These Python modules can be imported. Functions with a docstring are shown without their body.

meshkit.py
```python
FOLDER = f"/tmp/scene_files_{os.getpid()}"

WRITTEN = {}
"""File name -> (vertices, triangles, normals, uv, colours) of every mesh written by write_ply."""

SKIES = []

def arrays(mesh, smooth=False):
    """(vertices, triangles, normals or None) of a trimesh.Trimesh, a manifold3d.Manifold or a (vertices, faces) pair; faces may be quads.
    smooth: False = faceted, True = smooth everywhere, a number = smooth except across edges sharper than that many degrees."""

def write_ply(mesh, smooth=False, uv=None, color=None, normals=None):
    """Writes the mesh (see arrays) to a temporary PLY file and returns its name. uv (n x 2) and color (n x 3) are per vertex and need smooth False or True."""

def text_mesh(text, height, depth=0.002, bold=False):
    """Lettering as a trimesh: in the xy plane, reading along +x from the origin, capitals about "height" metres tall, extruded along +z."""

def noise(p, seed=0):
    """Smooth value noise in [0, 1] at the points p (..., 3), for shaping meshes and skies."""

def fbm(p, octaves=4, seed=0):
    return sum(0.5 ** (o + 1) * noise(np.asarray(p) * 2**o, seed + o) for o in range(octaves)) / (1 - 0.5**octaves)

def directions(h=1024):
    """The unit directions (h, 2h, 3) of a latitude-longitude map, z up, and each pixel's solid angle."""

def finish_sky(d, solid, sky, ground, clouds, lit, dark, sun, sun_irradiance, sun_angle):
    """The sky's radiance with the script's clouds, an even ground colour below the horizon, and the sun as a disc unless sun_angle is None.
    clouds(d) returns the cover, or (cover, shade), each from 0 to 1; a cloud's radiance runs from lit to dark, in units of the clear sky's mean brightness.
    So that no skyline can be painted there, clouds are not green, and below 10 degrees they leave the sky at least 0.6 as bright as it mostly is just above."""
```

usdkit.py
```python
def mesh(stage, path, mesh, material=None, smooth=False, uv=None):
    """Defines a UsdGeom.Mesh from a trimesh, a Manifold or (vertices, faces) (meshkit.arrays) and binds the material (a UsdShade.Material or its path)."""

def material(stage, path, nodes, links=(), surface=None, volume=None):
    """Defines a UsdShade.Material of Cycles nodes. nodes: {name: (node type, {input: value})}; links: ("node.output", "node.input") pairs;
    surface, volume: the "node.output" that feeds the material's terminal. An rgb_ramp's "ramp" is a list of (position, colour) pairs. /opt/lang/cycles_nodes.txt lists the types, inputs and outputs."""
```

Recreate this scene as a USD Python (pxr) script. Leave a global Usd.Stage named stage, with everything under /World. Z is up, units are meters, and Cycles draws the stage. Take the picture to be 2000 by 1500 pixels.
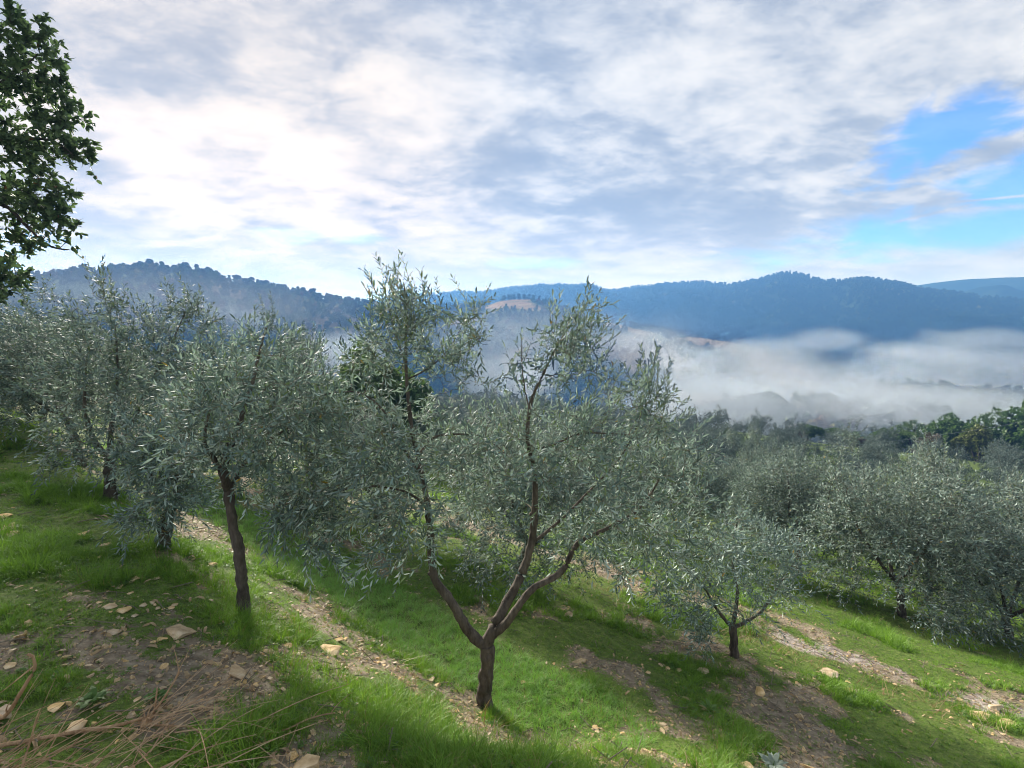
import math, random
import numpy as np
import usdkit, meshkit
from pxr import Usd, UsdGeom, UsdLux, UsdShade, Gf, Sdf, Vt
from scipy.interpolate import PchipInterpolator
from scipy.spatial import cKDTree

stage = Usd.Stage.CreateInMemory()
UsdGeom.SetStageUpAxis(stage, 'Z')
UsdGeom.SetStageMetersPerUnit(stage, 1.0)
UsdGeom.Xform.Define(stage, '/World')
UsdGeom.Scope.Define(stage, '/World/Looks')

# ------------------------------------------------------------------ camera
FOC, PITCH = 1000.0, math.atan(0.12)          # focal length in pixels of a 2000 x 1500 picture, tilt below the horizon
cam = UsdGeom.Camera.Define(stage, '/World/camera')
cam.CreateHorizontalApertureAttr(36.0); cam.CreateVerticalApertureAttr(27.0)
cam.CreateFocalLengthAttr(18.0); cam.CreateClippingRangeAttr(Gf.Vec2f(0.05, 20000.0))
cam.CreateExposureAttr(3.5)
cam.AddRotateXOp().Set(90.0 - math.degrees(PITCH))

def ray(px, py):
    """World direction through a pixel of the 2000 x 1500 photograph, scaled to y = 1."""
    X, D, U = px - 1000.0, FOC, 750.0 - py
    y = D * math.cos(PITCH) + U * math.sin(PITCH)
    z = U * math.cos(PITCH) - D * math.sin(PITCH)
    return np.array([X / y, 1.0, z / y])
def at(px, py, y):
    return ray(px, py) * y

# ------------------------------------------------------------------ node graph helper
class Ref(str): pass
class Graph:
    def __init__(s): s.n, s.l, s.k = {}, [], 0
    def add(s, kind, out, **inp):
        s.k += 1; name = f'{kind}_{s.k}'; const = {}
        for a, b in inp.items():
            if isinstance(b, Ref): s.l.append((str(b), f'{name}.{a}'))
            else: const[a] = b
        s.n[name] = (kind, const)
        return Ref(f'{name}.{out}')
    def m(s, op, a, b=0.0, c=0.0, clamp=False): return s.add('math', 'value', math_type=op, value1=a, value2=b, value3=c, use_clamp=clamp)
    def noise(s, vec, scale, detail=3.0, rough=0.5, dist=0.0, out='fac'):
        return s.add('noise_texture', out, vector=vec, scale=scale, detail=detail, roughness=rough, distortion=dist)
    def mix(s, f, a, b, kind='mix'): return s.add('mix', 'color', mix_type=kind, fac=f, color1=a, color2=b)
    def ramp(s, f, stops): return s.add('rgb_ramp', 'color', fac=f, ramp=stops)
    def step(s, v, lo, hi, a=0.0, b=1.0): return s.add('map_range', 'result', range_type='smoothstep', value=v, from_min=lo, from_max=hi, to_min=a, to_max=b)
    def make(s, name, surface=None, volume=None):
        return usdkit.material(stage, '/World/Looks/' + name, s.n, s.l, surface=str(surface) if surface else None, volume=str(volume) if volume else None)

# ------------------------------------------------------------------ sky and sun
SUN_AZ, SUN_EL = math.radians(-33.0), math.radians(22.0)
SKY, CLOUD = 0.05, 0.0705
def make_sky():
    g = Graph()
    d = g.add('texture_coordinate', 'generated')
    x, y, z = (g.add('separate_xyz', o, vector=d) for o in 'xyz')
    zc = g.m('maximum', z, 0.0)
    clear = g.add('sky_texture', 'color', sky_type='single_scattering', sun_disc=False, sun_elevation=SUN_EL, sun_rotation=SUN_AZ % (2 * math.pi), aerosol_density=1.0, altitude=400.0)
    clear = g.mix(1.0, clear, (0.125, 0.26, 0.48), 'multiply')
    # layered cloud deck seen in perspective
    inv = g.m('divide', 1.0, g.m('add', zc, 0.22))
    p = g.add('combine_xyz', 'vector', x=g.m('multiply', x, inv), y=g.m('multiply', y, inv), z=0.0)
    big = g.noise(g.add('mapping', 'vector', vector=p, location=(3.1, 1.7, 0.4), scale=(0.85, 1.05, 1), rotation=(0, 0, 0.5)), 1.0, 3.0, 0.5, 0.35)
    mid = g.noise(g.add('mapping', 'vector', vector=p, location=(0.3, 5.2, 2.4), scale=(1.0, 1.25, 1), rotation=(0, 0, -0.35)), 3.3, 6.0, 0.57, 0.35)
    fine = g.noise(g.add('mapping', 'vector', vector=p, location=(7.3, 1.2, 1.4), scale=(1.0, 1.3, 1), rotation=(0, 0, -0.3)), 9.0, 6.0, 0.62, 0.3)
    tone = g.m('add', g.m('add', g.m('multiply', big, 0.75), g.m('multiply', mid, 0.60)), g.m('multiply', fine, 0.30))
    tone = g.step(tone, 0.66, 1.03)
    lit = g.ramp(tone, [(0.0, (0.45, 0.51, 0.62)), (0.3, (0.59, 0.64, 0.73)), (0.6, (0.84, 0.86, 0.90)), (1.0, (1.14, 1.11, 1.08))])
    # thin cloud in front of the hidden sun glows warm
    gd = np.array([math.sin(-0.55) * math.cos(0.16), math.cos(-0.55) * math.cos(0.16), math.sin(0.16)])
    dot = g.m('add', g.m('add', g.m('multiply', x, float(gd[0])), g.m('multiply', y, float(gd[1]))), g.m('multiply', z, float(gd[2])))
    glow = g.step(dot, 0.80, 1.0)
    wide = g.step(dot, 0.2, 1.0)
    lit = g.mix(g.m('multiply', glow, 0.75), lit, g.mix(1.0, lit, (1.30, 1.08, 0.84), 'multiply'))
    low = g.step(z, 0.22, 0.03)
    pale = g.mix(wide, (0.86, 0.86, 0.96), (1.06, 0.92, 0.84))
    lit = g.mix(g.m('multiply', low, 0.74), lit, g.mix(g.m('multiply', g.m('subtract', 1.0, tone), 0.25), pale, (0.62, 0.66, 0.74)))
    # openings in the deck
    az, el = g.m('arctan2', x, y), g.m('arcsine', z)
    e2 = g.add('combine_xyz', 'vector', x=g.m('multiply', az, 7.0), y=g.m('multiply', el, 16.0), z=0.0)
    wob = g.m('multiply', g.m('subtract', g.noise(e2, 1.0, 4.0, .55, 1.0), 0.5), 3.4)
    wob2 = g.m('multiply', g.m('subtract', fine, 0.5), 0.9)
    def gap(a0, e0, ra, re, slope, soft=0.55):
        da = g.m('subtract', az, a0)
        de = g.m('subtract', g.m('subtract', el, e0), g.m('multiply', da, slope))
        r = g.m('sqrt', g.m('add', g.m('power', g.m('divide', g.m('absolute', da), ra), 2.0), g.m('power', g.m('divide', g.m('absolute', de), re), 2.0)))
        return g.step(g.m('add', r, g.m('add', wob, wob2)), 1.0 + soft, 1.0 - soft)
    hole = g.m('maximum', gap(0.675, 0.258, 0.070, 0.042, 0.25, 0.45), gap(0.82, 0.19, 0.13, 0.04, 0.15, 0.7))
    hole = g.m('maximum', hole, gap(0.72, 0.135, 0.20, 0.025, 0.05, 0.9))
    hole = g.m('maximum', hole, g.m('multiply', gap(-0.40, 0.150, 0.045, 0.010, 0.0, 0.8), .2))
    hole = g.m('maximum', hole, g.m('multiply', gap(-0.29, 0.152, 0.035, 0.009, 0.0, 0.8), .2))
    hole = g.m('maximum', hole, g.m('multiply', gap(0.03, 0.112, 0.07, 0.008, 0.0, 0.9), 0.4))
    # a contrail across the opening
    def trail(a0, e0, a1, e1, w):
        t = g.m('divide', g.m('subtract', az, a0), a1 - a0, clamp=True)
        ln = g.m('absolute', g.m('subtract', el, g.m('add', e0, g.m('multiply', t, e1 - e0))))
        inside = g.m('multiply', g.step(az, a0, a0 + 0.02), g.step(az, a1, a1 - 0.02))
        return g.m('multiply', g.step(ln, w, 0.0), inside)
    tr = g.m('maximum', trail(0.615, 0.150, 0.725, 0.167, 0.004), trail(0.68, 0.172, 0.80, 0.168, 0.003))
    hole = g.m('multiply', hole, g.m('subtract', 1.0, g.m('multiply', tr, 0.8)))
    clouds = g.mix(1.0, lit, (CLOUD / SKY * .965, CLOUD / SKY * .99, CLOUD / SKY * 1.03), 'multiply')
    col = g.mix(g.m('multiply', hole, 0.86), clouds, clear)
    bg = g.add('background_shader', 'background', color=col, strength=SKY)
    mat = g.make('sky_look', bg)
    dome = UsdLux.DomeLight.Define(stage, '/World/sky')
    UsdShade.MaterialBindingAPI.Apply(dome.GetPrim()).Bind(mat)
    dome.GetPrim().SetCustomDataByKey('kind', 'structure')
make_sky()
sun = UsdLux.DistantLight.Define(stage, '/World/sun')
sun.CreateIntensityAttr(0.25); sun.CreateNormalizeAttr(True); sun.CreateAngleAttr(12.0); sun.CreateColorAttr(Gf.Vec3f(1.0, 0.985, 0.97))
sun.AddRotateZOp().Set(-math.degrees(SUN_AZ)); sun.AddRotateXOp().Set(-(90.0 - math.degrees(SUN_EL)))
# the light shines along its -z: after the turns above that points from the sun's direction down to the scene
sun.ClearXformOpOrder()
sd = np.array([math.sin(SUN_AZ) * math.cos(SUN_EL), math.cos(SUN_AZ) * math.cos(SUN_EL), math.sin(SUN_EL)])
_q = Gf.Rotation(Gf.Vec3d(0, 0, 1), Gf.Vec3d(*sd.tolist())).GetQuat()
sun.AddOrientOp(UsdGeom.XformOp.PrecisionDouble).Set(Gf.Quatd(_q))

# ------------------------------------------------------------------ small helpers
used = {}
def path_for(name, parent=None):
    base = (str(parent.GetPath()) if parent is not None else '/World') + '/' + name
    k = used.get(base, -1) + 1; used[base] = k
    return base if k == 0 else f'{base}_{k:03d}'
def say(prim, label=None, cat=None, group=None, kind=None):
    for k, v in (('label', label), ('category', cat), ('group', group), ('kind', kind)):
        if v: prim.SetCustomDataByKey(k, v)
    return prim
VARY = np.random.default_rng(4242)
def vary(prim, n, unit):
    'one random number per leaf or blade (unit vertices each), for its colour'
    primvar(prim, 'rnd', np.repeat(VARY.random(n // unit + 1), unit)[:n])
def obj(name, v, f, mat, parent=None, normals=None, unit=0, **tags):
    m = UsdGeom.Mesh.Define(stage, path_for(name, parent))
    v = np.asarray(v, np.float32); f = np.asarray(f, np.int32)
    m.CreatePointsAttr(Vt.Vec3fArray.FromNumpy(v))
    m.CreateFaceVertexCountsAttr(Vt.IntArray.FromNumpy(np.full(len(f), f.shape[1], np.int32)))
    m.CreateFaceVertexIndicesAttr(Vt.IntArray.FromNumpy(f.ravel()))
    m.CreateSubdivisionSchemeAttr('none')
    if normals is not None:
        m.CreateNormalsAttr(Vt.Vec3fArray.FromNumpy(np.asarray(normals, np.float32))); m.SetNormalsInterpolation('vertex')
    if unit: vary(m.GetPrim(), len(v), unit)
    if mat is not None: UsdShade.MaterialBindingAPI.Apply(m.GetPrim()).Bind(mat)
    return say(m.GetPrim(), **tags)
def primvar(prim, name, a):
    UsdGeom.PrimvarsAPI(prim).CreatePrimvar(name, Sdf.ValueTypeNames.FloatArray, 'vertex').Set(Vt.FloatArray.FromNumpy(np.asarray(a, np.float32)))
def thing(name, label, cat, loc=(0, 0, 0), rz=0.0, group=None, scale=None, kind=None):
    x = UsdGeom.Xform.Define(stage, path_for(name))
    x.AddTranslateOp().Set(Gf.Vec3d(*map(float, loc)))
    if rz: x.AddRotateZOp().Set(float(rz))
    if scale: x.AddScaleOp().Set(Gf.Vec3f(*([scale] * 3 if np.ndim(scale) == 0 else scale)))
    return say(x.GetPrim(), label, cat, group, kind)
def copy_of(proto, name, label, cat, loc, rz, group=None, scale=None):
    t = thing(name, label, cat, loc, rz, group, scale)
    t.GetReferences().AddInternalReference(proto); t.SetInstanceable(True)
    return t
def vnormals(v, f):
    if f.shape[1] == 4: f = np.vstack([f[:, [0, 1, 2]], f[:, [0, 2, 3]]])
    n = np.zeros_like(v); c = np.cross(v[f[:, 1]] - v[f[:, 0]], v[f[:, 2]] - v[f[:, 0]])
    for k in range(3): np.add.at(n, f[:, k], c)
    return n / np.maximum(np.linalg.norm(n, axis=1, keepdims=True), 1e-12)
def sstep(a, b, x):
    t = np.clip((x - a) / (b - a), 0, 1); return t * t * (3 - 2 * t)
def fbm2(x, y, s, o=4, seed=0):
    return meshkit.fbm(np.stack([np.asarray(x) / s, np.asarray(y) / s, np.full(np.shape(x), 0.37)], -1), o, seed)
def norm(a): return a / np.maximum(np.linalg.norm(a, axis=-1, keepdims=True), 1e-9)

# ------------------------------------------------------------------ lie of the land
CU, SU = 0.774, 0.633                       # the olive rows run along (-CU, SU); the slope falls along (SU, CU)
PROF = PchipInterpolator([-60, -20, -6, -2, 0, 0.8, 1.3, 1.7, 2.1, 2.45, 2.8, 3.3, 5.2, 6.5, 6.95, 10, 20, 40, 60, 74, 95, 130, 200, 400, 9000],
                         [3.0, 0.4, -0.9, -1.42, -1.62, -1.72, -1.85, -2.12, -2.38, -2.62, -2.84, -2.97, -3.4, -3.77, -3.86, -4.8, -8.1, -11.9, -14.2, -15.6, -24, -42, -62, -78, -80])
def uv_of(x, y): return -CU * x + SU * y, SU * x + CU * y
def xy_of(u, v): return -CU * u + SU * v, SU * u + CU * v
def lip_shift(u, v): return 0.5 * (1 - sstep(0.9, 1.9, u)) * (1 - sstep(2.7, 4.2, v)) * sstep(0.3, 1.2, v)
def ground_z(x, y, fine=True):
    x, y = np.asarray(x, float), np.asarray(y, float)
    u, v = uv_of(x, y); r = np.hypot(x, y)
    wig = (fbm2(u, v * 0, 3.0, 2, 5) - 0.5) * 0.9 * np.exp(-((v - 2.1) / 2.5) ** 2)
    z = PROF(v + wig - lip_shift(u, v))
    left = sstep(22, 120, -x * 0.9 - v * 0.3) * sstep(8, 40, r)
    z = z * (1 - left) + (-52.0) * left
    far = sstep(100, 420, r)
    z = z * (1 - far) + (-78.0) * far
    if fine:
        k = np.clip(1.5 - r / 90, 0, 1)
        z = z + k * ((fbm2(x, y, 1.3, 3, 1) - 0.5) * 0.16 + (fbm2(x, y, 0.28, 2, 2) - 0.5) * 0.05) + sstep(20, 90, r) * (fbm2(x, y, 25, 3, 3) - 0.5) * 2.5 * (1 - far)
    return z
def hit(px, py, lo=0.8, hi=160.0):
    """Where the line of sight through a pixel meets the ground."""
    d = ray(px, py); t = np.geomspace(lo, hi, 1500)
    z = ground_z(d[0] * t, t); below = np.nonzero(d[2] * t < z)[0]
    if not len(below): return None
    i = below[0]; a, b = t[max(i - 1, 0)], t[i]
    for _ in range(18):
        c = 0.5 * (a + b)
        if d[2] * c < ground_z(d[0] * c, c): b = c
        else: a = c
    return np.array([d[0] * b, b, float(ground_z(d[0] * b, b))])

# ------------------------------------------------------------------ ground cover: 0..1 fields of real cover, not of light
def cover(x, y):
    """(grass, straw, gravel) at ground points: living grass, dry straw, pale gravel; what is left is brown stony soil."""
    u, v = uv_of(x, y); r = np.hypot(x, y)
    v = v - lip_shift(u, v)
    n1, n2, n3 = fbm2(x, y, 1.1, 3, 11), fbm2(x, y, 0.35, 3, 12), fbm2(x, y, 3.0, 3, 13)
    patch = 0.40 * n1 + 0.48 * n2 + 0.20 * n3
    grass = sstep(0.47, 0.62, patch)
    upper = 1 - sstep(1.5, 1.8, v)
    grass = np.where(upper > 0, grass * (1 - upper) + upper * sstep(0.47, 0.585, patch + 0.12 * sstep(4.0, 7, u)), grass)
    lane_left = sstep(5.5, 8.5, u) * (1 - sstep(1.4, 1.9, v))
    grass = np.maximum(grass, lane_left * sstep(0.36, 0.46, patch))
    lip = np.exp(-((v + (n1 - 0.5) * 0.9 - 2.12) / 0.085) ** 4) * (1 - .7 * sstep(3.2, 4.6, u)) * sstep(.42, .58, .7 * n2 + .3 * n3)
    lane = sstep(2.5, 2.75, v + (n2 - .5) * .25) * (1 - sstep(3.3, 3.9, v + (n1 - .5) * 1.2)) * sstep(0.6, 2.0, u + (n1 - .5) * 2)
    grass = np.maximum(grass * (1 - 0.55 * lip), lane)
    mid = sstep(4.3, 4.9, v) * (1 - sstep(6.2, 6.6, v))
    grass = grass * (1 - mid) + mid * sstep(0.455, 0.57, patch)
    below = sstep(7.1, 7.7, v + (n1 - .5) * .8)
    grass = np.maximum(grass, below * sstep(0.33, 0.44, patch))
    gravel = sstep(6.4, 6.6, v + (n1 - .5) * .6) * (1 - sstep(6.75, 6.95, v + (n2 - .5) * .7)) * (.35 + .65 * sstep(.4, .52, n2)) * (.55 + .45 * (1 - sstep(1.5, 3.5, u))) * (1 - sstep(60, 90, r))
    grass = grass * (1 - 0.92 * gravel)
    straw = np.clip(lip * 0.6 + 0.5 * np.exp(-((v - 6.0) / 0.35) ** 2) * sstep(.45, .6, n1) + 0.55 * sstep(0.55, 0.66, n2) * (1 - grass), 0, 1) * (1 - gravel)
    return grass, straw, gravel

def make_ground_material():
    g = Graph(); P = g.add('geometry', 'position')
    ga, st, gr = (g.add('attribute', 'fac', attribute=a) for a in ('grass', 'straw', 'gravel'))
    n1, n2, n3 = g.noise(P, 2.2, 5, .6), g.noise(P, 14.0, 5, .65), g.noise(P, 70.0, 3, .6)
    soil = g.ramp(n2, [(0.25, (0.09, 0.068, 0.046)), (0.5, (0.225, 0.178, 0.122)), (0.7, (0.37, 0.305, 0.215)), (0.85, (0.56, 0.46, 0.34))])
    vor = g.add('voronoi_texture', 'distance', vector=P, scale=38.0, randomness=1.0)
    vcol = g.add('voronoi_texture', 'color', vector=P, scale=38.0, randomness=1.0)
    peb = g.m('multiply', g.step(vor, 0.36, 0.22), g.step(g.add('separate_color', 'r', color=vcol), 0.62, 0.7))
    soil = g.mix(g.m('multiply', peb, 0.8), soil, g.mix(g.add('separate_color', 'g', color=vcol), (0.36, 0.28, 0.19), (0.56, 0.48, 0.37)))
    strawc = g.ramp(n2, [(0.3, (0.12, 0.075, 0.04)), (0.55, (0.30, 0.20, 0.11)), (0.8, (0.45, 0.34, 0.20))])
    green = g.ramp(g.m('add', g.m('multiply', n2, .55), g.m('multiply', n3, .45)), [(0.3, (0.045, 0.065, 0.016)), (0.45, (0.075, 0.115, 0.022)), (0.56, (0.11, 0.16, 0.03)), (0.66, (0.19, 0.17, 0.075)), (0.8, (0.27, 0.22, 0.12))])
    gv2 = g.add('voronoi_texture', 'color', vector=P, scale=22.0, randomness=1.0)
    gravel = g.mix(g.add('separate_color', 'r', color=gv2), (0.20, 0.16, 0.135), (0.44, 0.385, 0.335))
    gravel = g.mix(g.step(n1, .55, .7), gravel, (0.20, 0.14, 0.10))
    edge = lambda a, lo, hi: g.step(g.m('add', a, g.m('multiply', g.m('add', g.m('subtract', n2, 0.5), g.m('multiply', g.m('subtract', n3, 0.5), .8)), 1.5)), lo, hi)
    c = g.mix(edge(st, .35, .6), soil, strawc)
    c = g.mix(edge(ga, .4, .62), c, green)
    c = g.mix(edge(gr, .35, .6), c, gravel)
    # beyond the orchard the ground is meadow and scrub
    dist = g.add('vector_math', 'value', math_type='length', vector1=P)
    far = g.step(dist, 60.0, 120.0)
    c = g.mix(far, c, g.ramp(g.noise(P, 0.02, 5, .6), [(0.35, (0.03, 0.05, 0.02)), (0.6, (0.09, 0.09, 0.035))]))
    h = g.m('add', g.m('multiply', n2, 0.7), g.m('add', g.m('multiply', n3, 0.25), g.m('multiply', peb, 0.4)))
    b = g.add('bump', 'normal', height=h, strength=0.9, distance=0.03)
    return g.make('ground_look', g.add('principled_bsdf', 'BSDF', base_color=c, roughness=0.95, specular_ior_level=0.2, normal=b))
M_GROUND = make_ground_material()

def polar_sheet(az, rad, zf):
    A, R = np.meshgrid(az, rad, indexing='ij')
    x, y = R * np.sin(A), R * np.cos(A)
    v = np.stack([x, y, zf(x, y)], -1).reshape(-1, 3)
    i, j = np.meshgrid(np.arange(len(az) - 1), np.arange(len(rad) - 1), indexing='ij')
    n = len(rad); q = np.stack([i * n + j, i * n + j + 1, (i + 1) * n + j + 1, (i + 1) * n + j], -1).reshape(-1, 4)
    return v, q[:, ::-1]
az = np.radians(np.unique(np.round(np.concatenate([np.arange(-64, 64, 0.36), np.arange(64, 296.01, 4.0)]), 3)))
rad = np.concatenate([[0.02, 0.3], np.geomspace(0.7, 3400, 400)])
gv, gf = polar_sheet(az, rad, ground_z)
ground = obj('ground', gv, gf, M_GROUND, normals=vnormals(gv, gf), kind='structure')
gg, gs, gr_ = cover(gv[:, 0], gv[:, 1])
for nm, a in (('grass', gg), ('straw', gs), ('gravel', gr_)): primvar(ground, nm, a)

# ------------------------------------------------------------------ hills and mountains
def hill_material(name, stops, scale, field=None):
    g = Graph(); P = g.add('geometry', 'position')
    n = g.m('add', g.m('multiply', g.noise(P, scale, 5, .6), .7), g.m('multiply', g.noise(P, scale * 7, 3, .6), .3))
    c = g.ramp(n, stops)
    if field:
        c = g.mix(g.add('attribute', 'fac', attribute='field'), c, g.ramp(g.noise(P, scale * 3, 4, .6), field))
    b = g.add('bump', 'normal', height=g.noise(P, scale * 8, 4, .65), strength=1.0, distance=0.6 / scale * 0.05)
    return g.make(name, g.add('principled_bsdf', 'BSDF', base_color=c, roughness=1.0, specular_ior_level=0.0, normal=b))

class Hill:
    """A ridge given by its skyline pixels and a distance, rising from the valley floor and falling away behind."""
    def __init__(s, line, dist, width, base, rough, seed, back=None, power=1.0):
        p = np.array(line, float); d = np.array([ray(a, b) for a, b in p])
        azs = np.arctan2(d[:, 0], 1.0); hh = d[:, 2] / np.hypot(d[:, 0], 1.0)
        s.az0, s.az1 = azs[0], azs[-1]
        s.slope = PchipInterpolator(azs, hh)
        dd = np.array(dist, float); da = np.array([math.atan2(ray(a, 600)[0], 1.0) for a in dd[:, 0]])
        s.dist = PchipInterpolator(da, dd[:, 1])
        s.width, s.base, s.rough, s.seed, s.back, s.power = width, base, rough, seed, back or width * 0.8, power
    def z(s, x, y):
        a = np.clip(np.arctan2(x, y), s.az0, s.az1); r = np.hypot(x, y)
        R = s.dist(a); top = R * s.slope(a)
        t = np.clip((r - (R - s.width)) / s.width, 0, 1); b = np.clip((r - R) / s.back, 0, 1)
        prof = np.sin(t * math.pi / 2) ** (1.35 * s.power) * (1 - b * b * (3 - 2 * b))
        n = (fbm2(x, y, s.width * 0.33, 5, s.seed) - 0.5) * s.rough * np.sin(np.pi * np.clip(t, 0, 1)) ** 0.7 * (b == 0)
        rid = np.abs(fbm2(x, y, s.width * 0.22, 3, s.seed + 7) - 0.5) * -0.9 * s.rough * np.sin(np.pi * t) * (b == 0)
        return s.base + (top - s.base) * prof + n + rid
    def sheet(s, na, nr, extra=None):
        az = np.linspace(s.az0, s.az1, na)
        k = np.concatenate([np.linspace(-1, 0, nr), np.linspace(0, 1, max(nr // 3, 8))[1:]])
        A, K = np.meshgrid(az, k, indexing='ij'); R = s.dist(A) + np.where(K < 0, K * s.width, K * s.back)
        x, y = R * np.sin(A), R * np.cos(A); z = s.z(x, y)
        if extra is not None: z = z + extra(x, y, K)
        v = np.stack([x, y, z], -1).reshape(-1, 3); n = len(k)
        i, j = np.meshgrid(np.arange(na - 1), np.arange(n - 1), indexing='ij')
        return v, np.stack([(i + 1) * n + j, (i + 1) * n + j + 1, i * n + j + 1, i * n + j], -1).reshape(-1, 4)

FAR = Hill([(-900, 590), (300, 590), (700, 596), (860, 580), (940, 575), (1000, 568), (1060, 565), (1140, 560), (1195, 572), (1260, 565), (1340, 558), (1430, 563), (1480, 557), (1530, 548), (1590, 556), (1640, 560), (1690, 553), (1750, 562), (1820, 574), (1880, 580), (1960, 590), (2100, 600), (2900, 600)],
           [(-900, 1250), (800, 1350), (1500, 1250), (2000, 1100), (2900, 1100)], 560, -80, 105, 31)
PALE = Hill([(1500, 620), (1700, 600), (1840, 585), (1900, 566), (1950, 558), (2000, 570), (2100, 585), (2400, 600), (2900, 600)], [(1500, 1330), (2900, 1330)], 200, -80, 35, 33)
FAINT = Hill([(1200, 640), (1500, 615), (1700, 575), (1800, 556), (1900, 545), (2000, 541), (2200, 540), (2900, 560)], [(1200, 1520), (2900, 1520)], 180, -80, 30, 35)
LEFTH = Hill([(-1400, 590), (-500, 580), (-100, 566), (50, 558), (100, 548), (200, 540), (300, 532), (400, 540), (450, 556), (520, 568), (620, 582), (700, 597), (800, 612), (900, 650), (1000, 720)],
             [(-1400, 420), (0, 430), (400, 470), (1000, 520)], 300, -70, 14, 41, power=.85)
MIDH = Hill([(450, 680), (700, 612), (850, 603), (900, 600), (945, 598), (980, 588), (1010, 585), (1050, 586), (1090, 602), (1150, 620), (1200, 632), (1300, 650), (1400, 664), (1490, 680), (1600, 712), (1750, 760)],
            [(450, 620), (1000, 680), (1500, 620), (1750, 600)], 330, -75, 16, 51, power=.8)
VALE = Hill([(1000, 900), (1150, 860), (1300, 822), (1420, 806), (1520, 802), (1620, 810), (1700, 818), (1900, 820), (2300, 860)], [(1000, 230), (2300, 260)], 110, -62, 10, 61)
VALE2 = Hill([(1300, 850), (1500, 800), (1650, 780), (1740, 764), (1820, 768), (1900, 778), (2050, 786), (2300, 794)], [(1300, 380), (2300, 420)], 150, -68, 12, 63)
M_FAR = hill_material('far_forest', [(0.3, (0.008, 0.016, 0.010)), (0.5, (0.016, 0.028, 0.016)), (0.7, (0.032, 0.044, 0.022))], 0.012)
M_HILL = hill_material('hill_scrub', [(0.3, (0.04, 0.065, 0.025)), (0.55, (0.09, 0.105, 0.04)), (0.75, (0.17, 0.125, 0.06))], 0.03, [(0.3, (0.17, 0.11, 0.06)), (0.7, (0.30, 0.22, 0.12))])
def canopy(size, amp, seed):
    def e(x, y, K): return (fbm2(x, y, size, 3, seed) - 0.35) * amp + np.abs(fbm2(x, y, size * 0.5, 2, seed + 3) - .5) * amp
    return e
for name, h, na, nr, m, ex in (('far_mountains', FAR, 700, 110, M_FAR, canopy(10, 6, 71)), ('pale_mountain', PALE, 200, 40, M_FAR, canopy(18, 6, 72)), ('faint_mountain', FAINT, 120, 24, M_FAR, None),
                               ('left_hill', LEFTH, 260, 60, M_HILL, None), ('middle_hill', MIDH, 260, 60, M_HILL, None), ('wooded_spur', VALE, 120, 30, M_HILL, None), ('valley_spur', VALE2, 120, 30, M_HILL, None)):
    v, f = h.sheet(na, nr, ex)
    o = obj(name, v, f, m, normals=vnormals(v, f), kind='structure')
    if m is M_HILL:
        n = fbm2(v[:, 0], v[:, 1], 60, 3, 81)
        k = np.hypot(v[:, 0], v[:, 1])
        fld = sstep(0.50, 0.56, n) if h in (MIDH,) else sstep(0.60, 0.64, n) * 0.8
        primvar(o, 'field', fld)

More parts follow.
